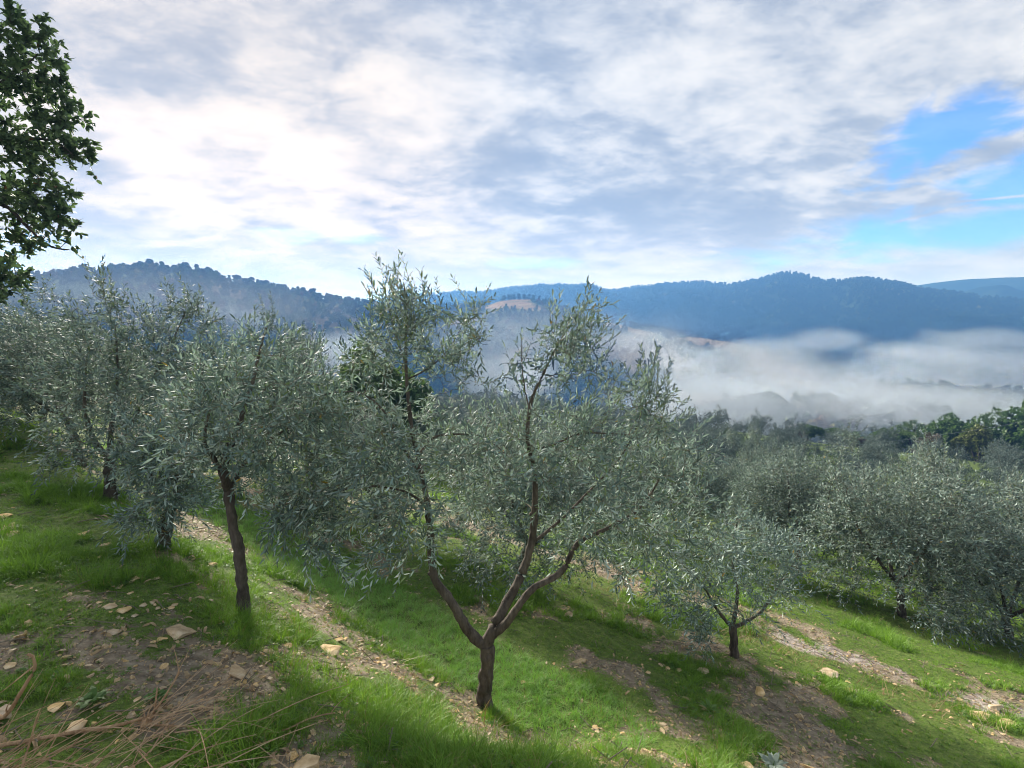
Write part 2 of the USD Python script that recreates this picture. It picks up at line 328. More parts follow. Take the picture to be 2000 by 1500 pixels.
# ------------------------------------------------------------------ haze over everything and the fog lying in the valley
def haze_material():
    g = Graph()
    return g.make('haze_air', volume=g.add('principled_volume', 'volume', color=(0.16, 0.42, 1.0), absorption_color=(1.0, 1.0, 1.0), density=HAZE, anisotropy=0.2))
HAZE = 0.00054
M_HAZE = haze_material()
def closed_box(x0, x1, y0, y1, z0, z1):
    v = np.array([(a, b, c) for a in (x0, x1) for b in (y0, y1) for c in (z0, z1)], float)
    return v, np.array([(0, 1, 3, 2), (4, 6, 7, 5), (0, 4, 5, 1), (2, 3, 7, 6), (0, 2, 6, 4), (1, 5, 7, 3)])
hv, hf = closed_box(-3450, 3450, -3450, 3450, -120, 146)
obj('haze', hv, hf, M_HAZE, kind='stuff', label='thin blue morning haze over the whole valley', cat='haze')

def fog_material(name, peak, scale, seed, thr):
    g = Graph()
    p = g.add('texture_coordinate', 'object'); P = g.add('geometry', 'position')
    r = g.add('vector_math', 'value', math_type='length', vector1=p)
    q = g.add('mapping', 'vector', vector=P, location=(seed * 7.3, seed * 3.1, seed * 1.7), scale=(1, 1, 0.8))
    n = g.m('add', g.m('multiply', g.noise(q, scale, 3, .55, .8), .72), g.m('multiply', g.noise(q, scale * 3.1, 3, .6, .6), .28))
    fall = g.step(r, 1.0, 0.1)
    d = g.step(g.m('add', n, g.m('multiply', g.m('subtract', fall, 0.5), 0.55)), thr, thr + 0.27)
    d = g.m('multiply', g.m('multiply', d, fall), peak * .36)
    return g.make(name, volume=g.add('principled_volume', 'volume', color=(0.72, 0.84, 1.0), density=d, anisotropy=0.1))
FOGV, FOGF = (lambda m: (np.array(m.vertices), np.array(m.faces)))(__import__('trimesh').creation.icosphere(3, 1.0))
FOGL = iter('''thick white fog bank lying across the middle of the valley at right|white fog bank reaching the right edge under the blue mountains|thin fog over the wooded spur just beyond the nearest olive's right side|low fog behind the green trees on the right brow|pale fog veil between the two layers of the right fog bank|thin mist along the bare shoulder of the middle hill|mist in front of the left hill near the left edge|mist drifting low in front of the middle of the left hill|mist behind the green bushy tree left of the nearest olive|mist seen between the two leafy tops of the nearest olive|ragged puff at the left end of the valley fog|ragged puff on top of the fog left of centre of the bank|highest thin puff rising from the middle of the fog bank|ragged puff on the fog bank right of its middle|puff on the fog bank at the right edge|thin even mist hanging just beyond the right brow of the orchard|thin even mist in front of the whole left hill|thin even mist in front of the middle hill'''.split('|'))
def fog_bank(px, py, hw, hh, y, depth, peak, k, thr=0.5, scale=0.022, tilt=0.0):
    c = at(px, py, y)
    m = fog_material(f'fog_drift_{k}', peak, scale, k, thr)
    o = obj('fog', FOGV, FOGF, m, kind='stuff', label=next(FOGL), cat='fog')
    x = UsdGeom.Xformable(o)
    x.AddTranslateOp().Set(Gf.Vec3d(*c.tolist())); x.AddRotateZOp().Set(-math.degrees(math.atan2(c[0], c[1]))); x.AddRotateYOp().Set(tilt)
    L = np.hypot(c[0], c[1]) / math.hypot(1000, 0)
    x.AddScaleOp().Set(Gf.Vec3f(float(hw * y / 1000 * 1.15), float(depth), float(hh * y / 1000 * 1.15)))
for k, a in enumerate([(1480, 730, 360, 85, 330, 90, .034, .42), (1880, 722, 340, 92, 370, 100, .030, .43), (1380, 800, 300, 120, 180, 45, .085, .42), (1820, 815, 380, 115, 180, 50, .085, .42), (1600, 765, 440, 70, 250, 50, .026, .46),
                       (1260, 668, 170, 50, 470, 60, .026, .48), (100, 600, 250, 75, 290, 60, .075, .43), (390, 640, 220, 75, 290, 60, .06, .45), (660, 700, 160, 85, 270, 50, .055, .44), (1000, 740, 190, 90, 270, 50, .055, .44),
                       (1330, 700, 170, 50, 320, 40, .045, .47, .035), (1500, 682, 190, 44, 340, 40, .045, .48, .035), (1620, 664, 150, 40, 345, 40, .040, .48, .035), (1780, 690, 190, 42, 360, 40, .040, .48, .035), (1930, 662, 200, 40, 380, 40, .040, .48, .035), (1600, 785, 640, 130, 150, 40, .019, .30), (300, 600, 560, 110, 250, 60, .009, .30), (1050, 665, 420, 100, 290, 60, .012, .30)]):
    fog_bank(*a[:7], k + 1, a[7], a[8] if len(a) > 8 else .022)

# ------------------------------------------------------------------ plants: shared shapes
def tubes(P, R, sides=5):
    """Many polylines P (k, n, 3) with radii R (k, n) as open tubes: one vertex and face array."""
    P = np.asarray(P, float); R = np.asarray(R, float); k, n, _ = P.shape
    T = norm(np.gradient(P, axis=1)); ref = np.where(np.abs(T[..., 2:]) < 0.9, [0, 0, 1.0], [1.0, 0, 0])
    A = norm(np.cross(T, ref)); B = np.cross(T, A); ang = np.arange(sides) * 2 * math.pi / sides
    v = P[:, :, None] + R[:, :, None, None] * (np.cos(ang)[:, None] * A[:, :, None] + np.sin(ang)[:, None] * B[:, :, None])
    t, i, j = np.meshgrid(np.arange(k), np.arange(n - 1), np.arange(sides), indexing='ij')
    o = t * n * sides; a = o + i * sides + j; b = o + i * sides + (j + 1) % sides
    return v.reshape(-1, 3), np.stack([a, b, b + sides, a + sides], -1).reshape(-1, 4)
def smooth_line(pts, n):
    pts = np.asarray(pts, float); t = np.concatenate([[0], np.cumsum(np.linalg.norm(np.diff(pts, axis=0), axis=1))])
    return PchipInterpolator(t, pts)(np.linspace(0, t[-1], n))
def bark_tube(pts, r0, r1, sides=12, n=26, lump=0.16, seed=0, flare=0.0):
    """A limb: a tapered tube with knots and an uneven, furrowed skin."""
    p = smooth_line(pts, n); t = np.linspace(0, 1, n)
    r = r0 + (r1 - r0) * t ** 0.85
    if flare: r = r * (1 + flare * np.exp(-t / 0.09))
    v, f = tubes(p[None], r[None], sides)
    c = np.repeat(p, sides, 0); d = v - c
    nz = meshkit.fbm(v / (r0 * 1.6), 3, seed) - 0.5; nz2 = meshkit.noise(v / (r0 * np.array([0.40, 0.40, 1.3])), seed + 4) - 0.5
    v = c + d * (1 + 2 * lump * nz + lump * nz2)[:, None]
    tip = len(v); v = np.vstack([v, p[-1]]); b = (n - 1) * sides
    cap = np.array([[b + j, b + (j + 1) % sides, tip, tip] for j in range(sides)])
    return v, np.vstack([f, cap])
def join(parts):
    vs, fs, o = [], [], 0
    for v, f in parts:
        vs.append(v); fs.append(np.asarray(f) + o); o += len(v)
    return np.vstack(vs), np.vstack(fs)
def leaves(B, D, N, L, W, fold=0.12, fine=True):
    """Leaf blades: bases B, directions D, upper-side normals N, lengths L, widths W (all k long). fine: 4 triangles, else 2."""
    D = norm(D); S = norm(np.cross(D, N)); N = np.cross(S, D); L = np.asarray(L)[:, None]; W = np.asarray(W)[:, None]; k = len(B)
    if fine:
        v = np.stack([B, B + D * L * .32 - S * W * .46 + N * L * fold * .5, B + D * L * .32 + S * W * .46 + N * L * fold * .5, B + D * L * .7 - S * W * .40 + N * L * fold * .35,
                      B + D * L * .7 + S * W * .40 + N * L * fold * .35, B + D * L - N * L * fold * .5], 1)
        q = np.array([[0, 2, 1], [1, 2, 4], [1, 4, 3], [3, 4, 5]])
    else:
        v = np.stack([B, B + D * L * .5 - S * W * .5 + N * L * fold * .4, B + D * L - N * L * fold * .4, B + D * L * .5 + S * W * .5 + N * L * fold * .4], 1)
        q = np.array([[0, 3, 1], [1, 3, 2]])
    m = v.shape[1]
    return v.reshape(-1, 3), (np.arange(k)[:, None, None] * m + q[None]).reshape(-1, 3)

def leaf_material(name, up, under, var, trans, rough=0.5, spec=0.4, odd=None):
    g = Graph(); rnd = g.add('attribute', 'fac', attribute='rnd'); bf = g.add('geometry', 'backfacing'); per = g.add('object_info', 'random')
    c = g.mix(bf, up, under) if under else g.ramp(0.0, [(0, up), (1, up)])
    hv = g.add('hsv', 'color', hue=g.m('add', 0.5, g.m('multiply', g.m('subtract', per, 0.5), var * 0.06)), saturation=1.0, value=g.m('add', 1 - var, g.m('multiply', rnd, 2 * var)), fac=1.0, color=c)
    if odd: hv = g.mix(g.step(rnd, 1 - odd[0] - 0.001, 1 - odd[0]), hv, odd[1])
    if odd and len(odd) > 2: hv = g.mix(g.step(rnd, odd[2], odd[2] - 0.001), hv, odd[3])
    pb = g.add('principled_bsdf', 'BSDF', base_color=hv, roughness=rough, specular_ior_level=spec)
    tl = g.add('translucent_bsdf', 'BSDF', color=g.mix(1.0, hv, (0.95, 1.1, 0.8), 'multiply'))
    return g.make(name, g.add('mix_closure', 'closure', fac=trans, closure1=pb, closure2=tl))
def bark_material(name, dark, light, scale=30.0):
    g = Graph(); P = g.add('texture_coordinate', 'object')
    n = g.noise(g.add('mapping', 'vector', vector=P, scale=(1, 1, 0.3)), scale, 5, .65); n2 = g.noise(P, scale * .25, 3, .5)
    c = g.ramp(g.m('add', g.m('multiply', n, .65), g.m('multiply', n2, .35)), [(.33, dark), (.55, tuple((np.array(dark) + light) / 2)), (.72, light)])
    b = g.add('bump', 'normal', height=n, strength=1.0, distance=0.025)
    return g.make(name, g.add('principled_bsdf', 'BSDF', base_color=c, roughness=0.9, specular_ior_level=0.2, normal=b))
M_OLIVE = leaf_material('olive_leaf', (0.150, 0.212, 0.182), (0.41, 0.485, 0.435), 0.5, 0.10, 0.62, 0.2, (0.0012, (0.40, 0.26, 0.04), 0.07, (0.20, 0.27, 0.12)))
M_OLIVE_ROW = leaf_material('row_olive_leaf', (0.128, 0.176, 0.149), (0.345, 0.405, 0.36), 0.55, 0.09, 0.62, 0.2, (0.0008, (0.40, 0.26, 0.04), 0.05, (0.17, 0.22, 0.10)))
M_OLIVE_FAR = leaf_material('grove_leaf', (0.085, 0.118, 0.104), (0.17, 0.212, 0.19), 0.5, 0.05, 0.6, 0.2)
M_BARK = bark_material('olive_bark', (0.030, 0.024, 0.020), (0.20, 0.168, 0.138))
M_TWIG = bark_material('olive_twig', (0.12, 0.10, 0.07), (0.32, 0.29, 0.21), 60.0)
M_OAK = leaf_material('oak_leaf', (0.065, 0.105, 0.043), (0.105, 0.15, 0.075), 0.4, 0.30, 0.5, 0.4, (0.004, (0.16, 0.07, 0.035)))
M_OAKBARK = bark_material('oak_bark', (0.03, 0.025, 0.022), (0.12, 0.10, 0.085), 12.0)
M_BUSH = leaf_material('bush_leaf', (0.075, 0.13, 0.03), (0.11, 0.17, 0.05), 0.4, 0.3)
M_FRUIT = leaf_material('olive_fruit_skin', (0.16, 0.24, 0.05), None, 0.2, 0.0, 0.35, 0.5)

LEAFCOUNT = {}
class Skeleton:
    """Branches grown towards points in the crown: each new one leaves the nearest wood in an arch."""
    def __init__(s, rng): s.rng, s.p, s.r, s.br, s.rad = rng, [], [], [], []
    def limb(s, pts, r0, r1, n=24, start=0.35):
        q = smooth_line(pts, n); t = np.linspace(0, 1, n); rr = r0 + (r1 - r0) * t ** .85
        keep = t >= start; s.p += list(q[keep]); s.r += list(rr[keep])
    def grow(s, targets, arch=0.14, m=7, thick=1.0):
        T = np.asarray(targets, float); P = np.array(s.p); d0 = cKDTree(P).query(T)[0]
        pos = np.zeros((len(s.p) + len(T) * m, 3)); rad = np.zeros(len(pos)); k = len(s.p); pos[:k] = s.p; rad[:k] = s.r
        for i in np.argsort(d0):
            e = T[i] - pos[:k]; d = np.linalg.norm(e, axis=1)
            cost = d * (1.0 + 0.55 * np.clip(-e[:, 2] / np.maximum(d, 1e-6) , 0, 1)) + 0.04 * (rad[:k] < 0.003)
            j = int(np.argmin(cost)); L = d[j]
            t = np.linspace(0, 1, m)[:, None]; mid = np.array([0, 0, arch * L]) + s.rng.normal(0, 0.06 * L, 3)
            q = pos[j] * (1 - t) + T[i] * t + mid * 4 * t * (1 - t)
            r0 = min(rad[j] * 0.7, (0.0022 + 0.0075 * L) * thick); rr = np.linspace(max(r0, 0.0016), 0.0014, m)
            s.br.append(q); s.rad.append(rr); pos[k:k + m] = q; rad[k:k + m] = rr; k += m
        s.p, s.r = list(pos[:k]), list(rad[:k])
        return np.argsort(d0)
def in_lobe(rng, c, r, n, shell=0.55):
    d = norm(rng.normal(size=(n, 3))); q = (shell + (1 - shell) * rng.random(n) ** 0.6)
    q = np.where(rng.random(n) < 0.3, rng.random(n) ** .5, q)
    return np.asarray(c) + d * q[:, None] * np.asarray(r)
def twigs_of(rng, tips, ctr, L, lift, n=7):
    """Leafy shoots at the branch tips: outward, rising or hanging as lift (k,) says."""
    k = len(tips); out = norm(tips - ctr); out[:, 2] *= 0.5
    d = norm(out * 0.8 + rng.normal(0, .45, (k, 3)) + np.stack([0 * lift, 0 * lift, lift], 1))
    t = np.linspace(0, 1, n)[None, :, None]; LL = (L * rng.uniform(.6, 1.35, k))[:, None, None]
    sag = np.where(lift > 0.3, 0.05, -0.16)[:, None, None] * LL * t ** 2 * np.array([0, 0, 1.0])
    return tips[:, None] + d[:, None] * LL * t + sag
def leaf_pairs(rng, lines, spacing, L, W, start=0.12, spread=0.95, fine=True, drop=0.08):
    """Opposite leaves along shoots (k, n, 3)."""
    B, D, N = [], [], []
    seg = np.linalg.norm(np.diff(lines, axis=1), axis=2).sum(1)
    for line, ln in zip(lines, seg):
        m = max(2, int(ln * (1 - start) / spacing)); t = np.linspace(start, 1.0, m) * (len(line) - 1)
        i = np.minimum(t.astype(int), len(line) - 2); f = (t - i)[:, None]
        p = line[i] * (1 - f) + line[i + 1] * f; T = norm(line[i + 1] - line[i])
        A = norm(np.cross(T, np.where(np.abs(T[:, 2:]) < .9, [0, 0, 1.0], [1.0, 0, 0]))); Bn = np.cross(T, A)
        roll = rng.random() * 6.28 + np.arange(m) * 1.571 + rng.normal(0, .35, m)
        S = A * np.cos(roll)[:, None] + Bn * np.sin(roll)[:, None]
        for sgn in (1, -1):
            ang = np.clip(rng.normal(spread, .22, m), .25, 1.35) * np.linspace(1.1, .55, m)
            d = T * np.cos(ang)[:, None] + sgn * S * np.sin(ang)[:, None]; d[:, 2] -= 0.03
            B.append(p); D.append(d); N.append(T + 0.35 * np.array([0, 0, 1.0]) + rng.normal(0, .18, (m, 3)))
    B, D, N = np.vstack(B), np.vstack(D), np.vstack(N)
    keep = rng.random(len(B)) > drop; B, D, N = B[keep], D[keep], N[keep]; k = len(B)
    l = L * np.clip(rng.normal(1, .2, k), .5, 1.5); w = W * np.clip(rng.normal(1, .15, k), .6, 1.4)
    return B, D, N, l, w

def olive(root, base, trunk, limbs, lobes, seed, leaf=(0.052, 0.0112), spacing=0.023, twig=0.20, fine=True, singles=0, fruit=0, sides=14, eye=None):
    """One olive tree as parts of root (vertices relative to base). lobes: (centre, radii, shoots, lift)."""
    rng = np.random.default_rng(seed); sk = Skeleton(rng); base = np.asarray(base, float)
    v, f = bark_tube(trunk[0], trunk[1], trunk[2], sides + 8, 60, .40, seed, .5)
    obj('trunk', v - base, f, M_BARK, root, vnormals(v, f))
    for i, (pts, r0, r1) in enumerate(limbs):
        v, f = bark_tube(pts, r0, r1, sides, 34 if not fine else 70, 0.17 if not fine else .34, seed + i)
        if fine and r0 > .02:
            q = smooth_line(pts, 34)
            for j in rng.choice(np.arange(5, 24), 4, False):
                d = norm(norm(rng.normal(size=3)) * [1, 1, .4] + [0, 0, .2]); rr = (r0 + (r1 - r0) * j / 34) * .62
                v, f = join([(v, f), bark_tube([q[j], q[j] + d * rr * 1.5, q[j] + d * rr * 2.3], rr, rr * .8, 7, 6, .25, seed + int(j))])
        obj('limb', v - base, f, M_BARK, root, vnormals(v, f)); sk.limb(pts, r0, r1)
    tips, lift, ctr = [], [], []
    mid = np.mean([l[0] for l in lobes], 0) - np.array([0, 0, .3])
    for c, r, n, up in lobes:
        q = in_lobe(rng, c, r, n); tips.append(q); lift.append(np.full(n, up + .25 if up < .5 else up) + rng.normal(0, .4, n)); ctr.append(np.tile(0.5 * np.asarray(c) + 0.5 * mid, (n, 1)))
    tips, lift, ctr = np.vstack(tips), np.concatenate(lift), np.vstack(ctr)
    sk.grow(tips)
    br, rd = np.array(sk.br), np.array(sk.rad)
    tw = twigs_of(rng, tips, ctr, twig, lift); tr = np.tile(np.linspace(.0016, .0007, tw.shape[1]), (len(tw), 1))
    side_src = br[rng.random(len(br)) < .8]
    st = np.vstack([twigs_of(rng, side_src[:, j], side_src[:, j] - norm(rng.normal(size=(len(side_src), 3))), twig * .75, rng.normal(.15, .4, len(side_src))) for j in (3, 5)])
    sr = np.tile(np.linspace(.0014, .0006, st.shape[1]), (len(st), 1))
    ln = np.linalg.norm(np.diff(br, axis=1), axis=2).sum(1); order = np.argsort(-ln)
    big = order[:8]; rest = order[8:]
    for i in big:
        v, f = tubes(br[i:i + 1], rd[i:i + 1] * 1.15, 6); obj('branch', v - base, f, M_TWIG, root)
    v, f = join([tubes(br[rest], rd[rest], 4), tubes(tw, tr, 3), tubes(st, sr, 3)])
    obj('twigs', v - base, f, M_TWIG, root, kind='stuff')
    outer = br[:, 3:]
    P = [leaf_pairs(rng, x, spacing, leaf[0], leaf[1], s, fine=fine, drop=dp) for x, s, dp in ((tw, .1, .05), (st, .1, .08), (outer, .0, .55))]
    B, D, N, L, W = (np.concatenate(a) for a in zip(*P))
    own = np.zeros(len(B), bool)
    if singles:
        q = B + D * 0.03; px = q[:, 0] / q[:, 1]
        own[np.argsort(np.linalg.norm(q, axis=1) + 50 * (np.abs(px) > 1.0))[:singles]] = True
    v, f = leaves(B[~own], D[~own], N[~own], L[~own], W[~own], fine=fine)
    obj('foliage', v - base, f, M_OLIVE if fine else (M_OLIVE_ROW if leaf[1] < .03 else M_OLIVE_FAR), root, unit=6 if fine else 4, kind='stuff')
    for i in np.nonzero(own)[0]:
        v, f = leaves(B[i:i + 1], D[i:i + 1], N[i:i + 1], L[i:i + 1], W[i:i + 1]); obj('leaf', v - base, f, M_OLIVE, root, unit=6)
    if fruit:
        import trimesh
        ic = trimesh.creation.icosphere(1, 1.0); pick = rng.choice(len(B), fruit, False); o = B[pick] - np.array([0, 0, .012])
        vv = (o[:, None] + ic.vertices[None] * np.array([.006, .006, .0085]) * rng.uniform(.8, 1.15, (fruit, 1, 1))).reshape(-1, 3)
        obj('fruit', vv - base, (np.arange(fruit)[:, None, None] * len(ic.vertices) + ic.faces[None]).reshape(-1, 3), M_FRUIT, root, vnormals(vv, (np.arange(fruit)[:, None, None] * len(ic.vertices) + ic.faces[None]).reshape(-1, 3)), unit=len(ic.vertices), kind='stuff')
    LEAFCOUNT[str(root.GetPath())] = len(B)

# ------------------------------------------------------------------ the olive trees of the nearest row
MB = hit(948, 1382); YM = float(MB[1])
def pm(px, py, dy=0.0): return at(px, py, YM + dy)
main = thing('olive_tree', 'nearest olive tree, forking low into three limbs, with tall leafy tips against the sky', 'olive tree', MB)
S = YM / 1000.0
fork = pm(950, 1262)
lob = [((792, 605), (52, 80), 0, 30, 1.5), ((788, 655), (80, 70), 0, 44, 1.0), ((755, 700), (90, 50), .05, 28, .5), ((900, 640), (70, 55), .15, 24, .7), ((905, 720), (95, 55), .1, 32, .2), ((1125, 655), (62, 60), .05, 34, 1.2),
       ((1110, 700), (85, 60), 0, 28, .6), ((1020, 700), (40, 50), .1, 5, .5), ((700, 840), (115, 75), -.1, 66, .2), ((690, 930), (105, 80), -.15, 76, -.3), ((640, 990), (60, 80), -.1, 36, -.7), ((790, 920), (110, 90), -.3, 74, -.2), ((770, 1030), (80, 65), -.3, 44, -1.0),
       ((900, 850), (100, 65), .25, 44, .3), ((910, 950), (110, 65), .3, 46, -.1), ((960, 890), (80, 60), -.25, 36, .0), ((1070, 850), (100, 65), .2, 46, .4), ((1200, 830), (100, 70), .05, 50, .7), ((1260, 790), (45, 50), .1, 20, 1.2), ((1150, 930), (110, 80), -.15, 56, -.1), ((1290, 920), (105, 85), .0, 56, .2),
       ((1330, 1010), (75, 65), .1, 44, -.1), ((1220, 1030), (100, 60), -.2, 42, -.2), ((1270, 1090), (75, 45), .1, 28, -.6), ((1120, 1020), (70, 50), .15, 26, -.3), ((860, 1060), (40, 40), -.2, 8, -.9), ((1390, 1060), (45, 40), .1, 14, -.2)]
lobes = [(pm(c[0], c[1], dy), (r[0] * S, min(r[0], r[1]) * S * 1.15, r[1] * S), int(n * .86), up) for c, r, dy, n, up in lob]
limbs = [([fork, pm(925, 1243), pm(878, 1170, -.05), pm(846, 1120, -.08), pm(838, 1010, -.1), pm(818, 900, -.05), pm(806, 850), pm(796, 760), pm(792, 690), pm(795, 610), pm(790, 560)], .039, .004),
         ([fork - [0, 0, .02], pm(965, 1222), pm(1000, 1160, .08), pm(1030, 1090, .12), pm(1042, 1030, .12), pm(1046, 940, .1), pm(1030, 850, .1), pm(1034, 800, .08), pm(1066, 720, .05), pm(1110, 640, .05)], .042, .004),
         ([pm(962, 1240), pm(990, 1215, -.06), pm(1040, 1150, -.12), pm(1098, 1115, -.15), pm(1130, 1060, -.15), pm(1190, 1030, -.1), pm(1240, 1000, -.05), pm(1290, 930)], .034, .006),
         ([pm(1040, 1060, .12), pm(1090, 1020, .2), pm(1150, 960, .3), pm(1220, 880, .2), pm(1255, 800, .1)], .013, .004),
         ([pm(820, 925, -.06), pm(780, 862, -.1), pm(738, 790, -.1), pm(690, 765, -.1), pm(625, 775, -.1)], .010, .003),
         ([pm(818, 890, -.05), pm(860, 850, .1), pm(930, 850, .2), pm(990, 890, .2)], .010, .003),
         ([pm(1040, 880, .1), pm(1080, 868, .1), pm(1150, 845, .05), pm(1240, 850, 0)], .010, .003),
         ([pm(838, 1000, -.1), pm(790, 960, -.25), pm(730, 950, -.25), pm(660, 960, -.2)], .010, .004),
         ([pm(796, 720), pm(770, 640), pm(760, 600), pm(762, 560)], .005, .002), ([pm(796, 740), pm(860, 700, .1), pm(900, 640, .15)], .006, .002), ([pm(1034, 800, .08), pm(1020, 720, .1), pm(1018, 660, .1)], .005, .002)]
olive(main, MB, ([MB - [0, 0, .08], pm(946, 1345), pm(952, 1300), fork + [0, 0, .01]], .052, .046), limbs, lobes, 101, singles=300, fruit=320, spacing=.024)

def px_olive(label, basepx, trunkpx, r0, r1, limbpx, lobepx, seed, more=1.0, **kw):
    b = hit(*basepx); y = float(b[1]); k = y / 1000.0
    t = thing('olive_tree', label, 'olive tree', b)
    T = [b - [0, 0, .08]] + [at(*p, y) for p in trunkpx]
    L = [([at(p[0], p[1], y + p[2]) for p in pts], a, c) for pts, a, c in limbpx]
    B = [(at(c[0], c[1], y + dy), (r[0] * k, min(r) * k * 1.2, r[1] * k), int(n * more), up) for c, r, dy, n, up in lobepx]
    olive(t, b, (T, r0, r1), L, B, seed, **kw)
    return t
px_olive('olive tree with a bent bare trunk, second in the row left of the forked one', (473, 1203), [(474, 1150), (466, 1075), (452, 1010), (446, 950)], .040, .029,
         [([(446, 955, 0), (440, 900, -.1), (470, 820, -.1), (500, 720, 0), (520, 640, 0)], .030, .005), ([(447, 950, 0), (480, 900, .2), (540, 850, .2), (600, 820, .2)], .024, .005), ([(446, 950, 0), (420, 900, -.1), (400, 860, -.2), (410, 800, -.2)], .022, .005)],
         [((520, 760), (120, 80), 0, 62, .7), ((450, 850), (105, 80), -.2, 60, .1), ((560, 870), (105, 80), .1, 60, .0), ((600, 960), (80, 70), .1, 46, -.3), ((520, 920), (70, 50), .3, 34, -.1), ((400, 900), (60, 50), .1, 20, -.2), ((420, 780), (70, 60), 0, 30, .8), ((600, 780), (70, 70), .3, 34, .4), ((630, 1040), (40, 50), 0, 16, -1.0), ((570, 1000), (40, 40), .1, 12, -.6), ((480, 705), (60, 50), .1, 18, 1.0)],
         202, fine=True, spacing=.022, more=1.02)
px_olive('small olive tree with a leaning trunk stub and a pale sprouting branch', (312, 1070), [(322, 1030), (336, 990)], .060, .045,
         [([(336, 992, 0), (345, 930, -.1), (352, 860, -.1), (350, 835, -.1)], .026, .008), ([(336, 992, 0), (310, 950, -.1), (280, 900, -.2), (300, 850, -.2)], .02, .006)],
         [((310, 940), (65, 55), -.2, 40, -.2), ((290, 1010), (45, 45), -.2, 22, -.8), ((350, 890), (60, 50), -.1, 34, .4), ((310, 860), (45, 45), -.2, 18, 1.2), ((370, 960), (50, 50), 0, 24, -.4), ((270, 890), (35, 40), -.2, 12, .2)],
         303, fine=True, spacing=.022, more=1.5)
px_olive('dark dense olive tree with a straight bare trunk beside the grass lane at left', (217, 975), [(215, 940), (214, 915), (216, 895)], .062, .05,
         [([(216, 900, 0), (180, 850, -.1), (165, 780, -.2), (170, 700, -.2)], .034, .006), ([(216, 900, 0), (250, 840, .1), (290, 760, .1), (330, 680, .1), (362, 610, .1)], .036, .005), ([(216, 900, 0), (220, 820, -.2), (230, 720, -.2), (225, 640, -.2)], .034, .005), ([(216, 900, 0), (290, 850, .3), (370, 800, .4)], .028, .005)],
         [((225, 650), (75, 70), -.1, 52, .7), ((345, 660), (75, 75), .1, 56, .8), ((362, 600), (28, 32), .1, 12, 1.2), ((165, 740), (80, 80), -.2, 56, .3), ((285, 740), (105, 85), -.2, 80, .2), ((385, 760), (85, 85), .3, 60, .2), ((200, 830), (95, 75), -.3, 64, -.2), ((310, 850), (90, 75), 0, 60, -.3), ((150, 880), (45, 50), -.2, 22, -.7), ((270, 920), (60, 40), .1, 24, -.6), ((215, 575), (26, 26), -.1, 9, 1.3)],
         606, fine=False, spacing=.024, leaf=(.056, .015), sides=8, more=1.25)

# ------------------------------------------------------------------ the further olive trees: three builds, set out along the rows
def make_olive_kind(name, seed, height, clear, n, fine, spacing, leafsize, wide=1.05):
    """A whole olive tree about its own base, kept as a class for references."""
    p = stage.CreateClassPrim('/' + name); UsdGeom.Xform.Define(stage, '/' + name); p.SetSpecifier(Sdf.SpecifierClass)
    root = stage.GetPrimAtPath('/' + name); rng = np.random.default_rng(seed)
    lean = rng.normal(0, .06, 2); fk = np.array([lean[0], lean[1], clear]); L = []
    a0 = rng.random() * 6.28; lobes = []
    for i in range(4):
        a = a0 + i * 1.57 + rng.normal(0, .25); d = np.array([math.cos(a), math.sin(a), 0])
        h = height * rng.uniform(.72, .95)
        L.append(([fk - [0, 0, .02], fk + d * .14 + [0, 0, .16], fk + d * .36 + [0, 0, .5], fk + d * .5 * wide + [0, 0, h * .42], fk + d * .62 * wide + [0, 0, (h - clear) * .8]], .028, .005))
        c = fk + d * .55 * wide
        lobes += [(np.array([c[0], c[1], height * .52]), (.47 * wide, .47 * wide, .36), int(n * 1.3), .0), (np.array([c[0] * 1.2, c[1] * 1.2, clear + .22]), (.45 * wide, .45 * wide, .36), int(n * .9), -.6),
                  (np.array([c[0] * .95, c[1] * .95, h * .82]), (.36, .36, .34), int(n * .8), .9)]
    lobes += [(np.array([rng.normal(0, .3), rng.normal(0, .3), height * .93]), (.16, .16, .22), int(n * .2), 1.5), (np.array([0, 0, height * .60]), (.55, .55, .45), n, .3)]
    olive(root, (0, 0, 0), ([np.array([0, 0, -.12]), fk * .35 + [.02, 0, 0], fk * .75 - [.02, 0, 0], fk], .052, .042), L, lobes, seed, leafsize, spacing, .24, fine, sides=7)
    return '/' + name
KIND = [make_olive_kind('spreading_olive', 11, 2.6, .75, 72, False, .028, (.056, .015)), make_olive_kind('upright_olive', 12, 2.9, .85, 80, False, .028, (.056, .015), .9), make_olive_kind('low_olive', 13, 2.5, .45, 74, False, .028, (.056, .015), 1.15)]
FARK = [make_olive_kind('grove_olive', 21, 3.3, .7, 20, False, .05, (.11, .045), 1.5), make_olive_kind('rounded_grove_olive', 22, 3.0, .5, 20, False, .05, (.11, .045), 1.6)]
def kind_height(p):
    z = np.array(UsdGeom.Mesh(stage.GetPrimAtPath(p + '/foliage')).GetPointsAttr().Get())[:, 2]; return float(np.percentile(z, 99.7))
KH = [kind_height(p) for p in KIND]
def set_olive(px, py, top, label, kind, rz, wide=1.0, group=None):
    b = hit(px, py); h = ray(px, top)[2] * b[1] - b[2]; s = h / KH[kind]; sc = (s * wide, s * wide, s)
    return copy_of(KIND[kind], 'olive_tree', label, 'olive tree', b, rz, group, sc)
# first row, going away to the left
set_olive(160, 910, 575, 'olive tree with a half hidden trunk behind the straight bare trunk at left', 0, 130, 1.3)
set_olive(88, 848, 590, 'olive tree whose dark trunk stands second along the far end of the left lane', 1, 250, 1.3)
set_olive(57, 830, 612, 'olive tree with a half screened thin trunk near the far end of the left lane', 0, 60, 1.3)
set_olive(24, 796, 628, 'olive tree furthest along the left lane, near the picture edge', 2, 190, 1.2)
set_olive(-40, 782, 640, 'olive tree cut by the left picture edge under the oak', 0, 300)
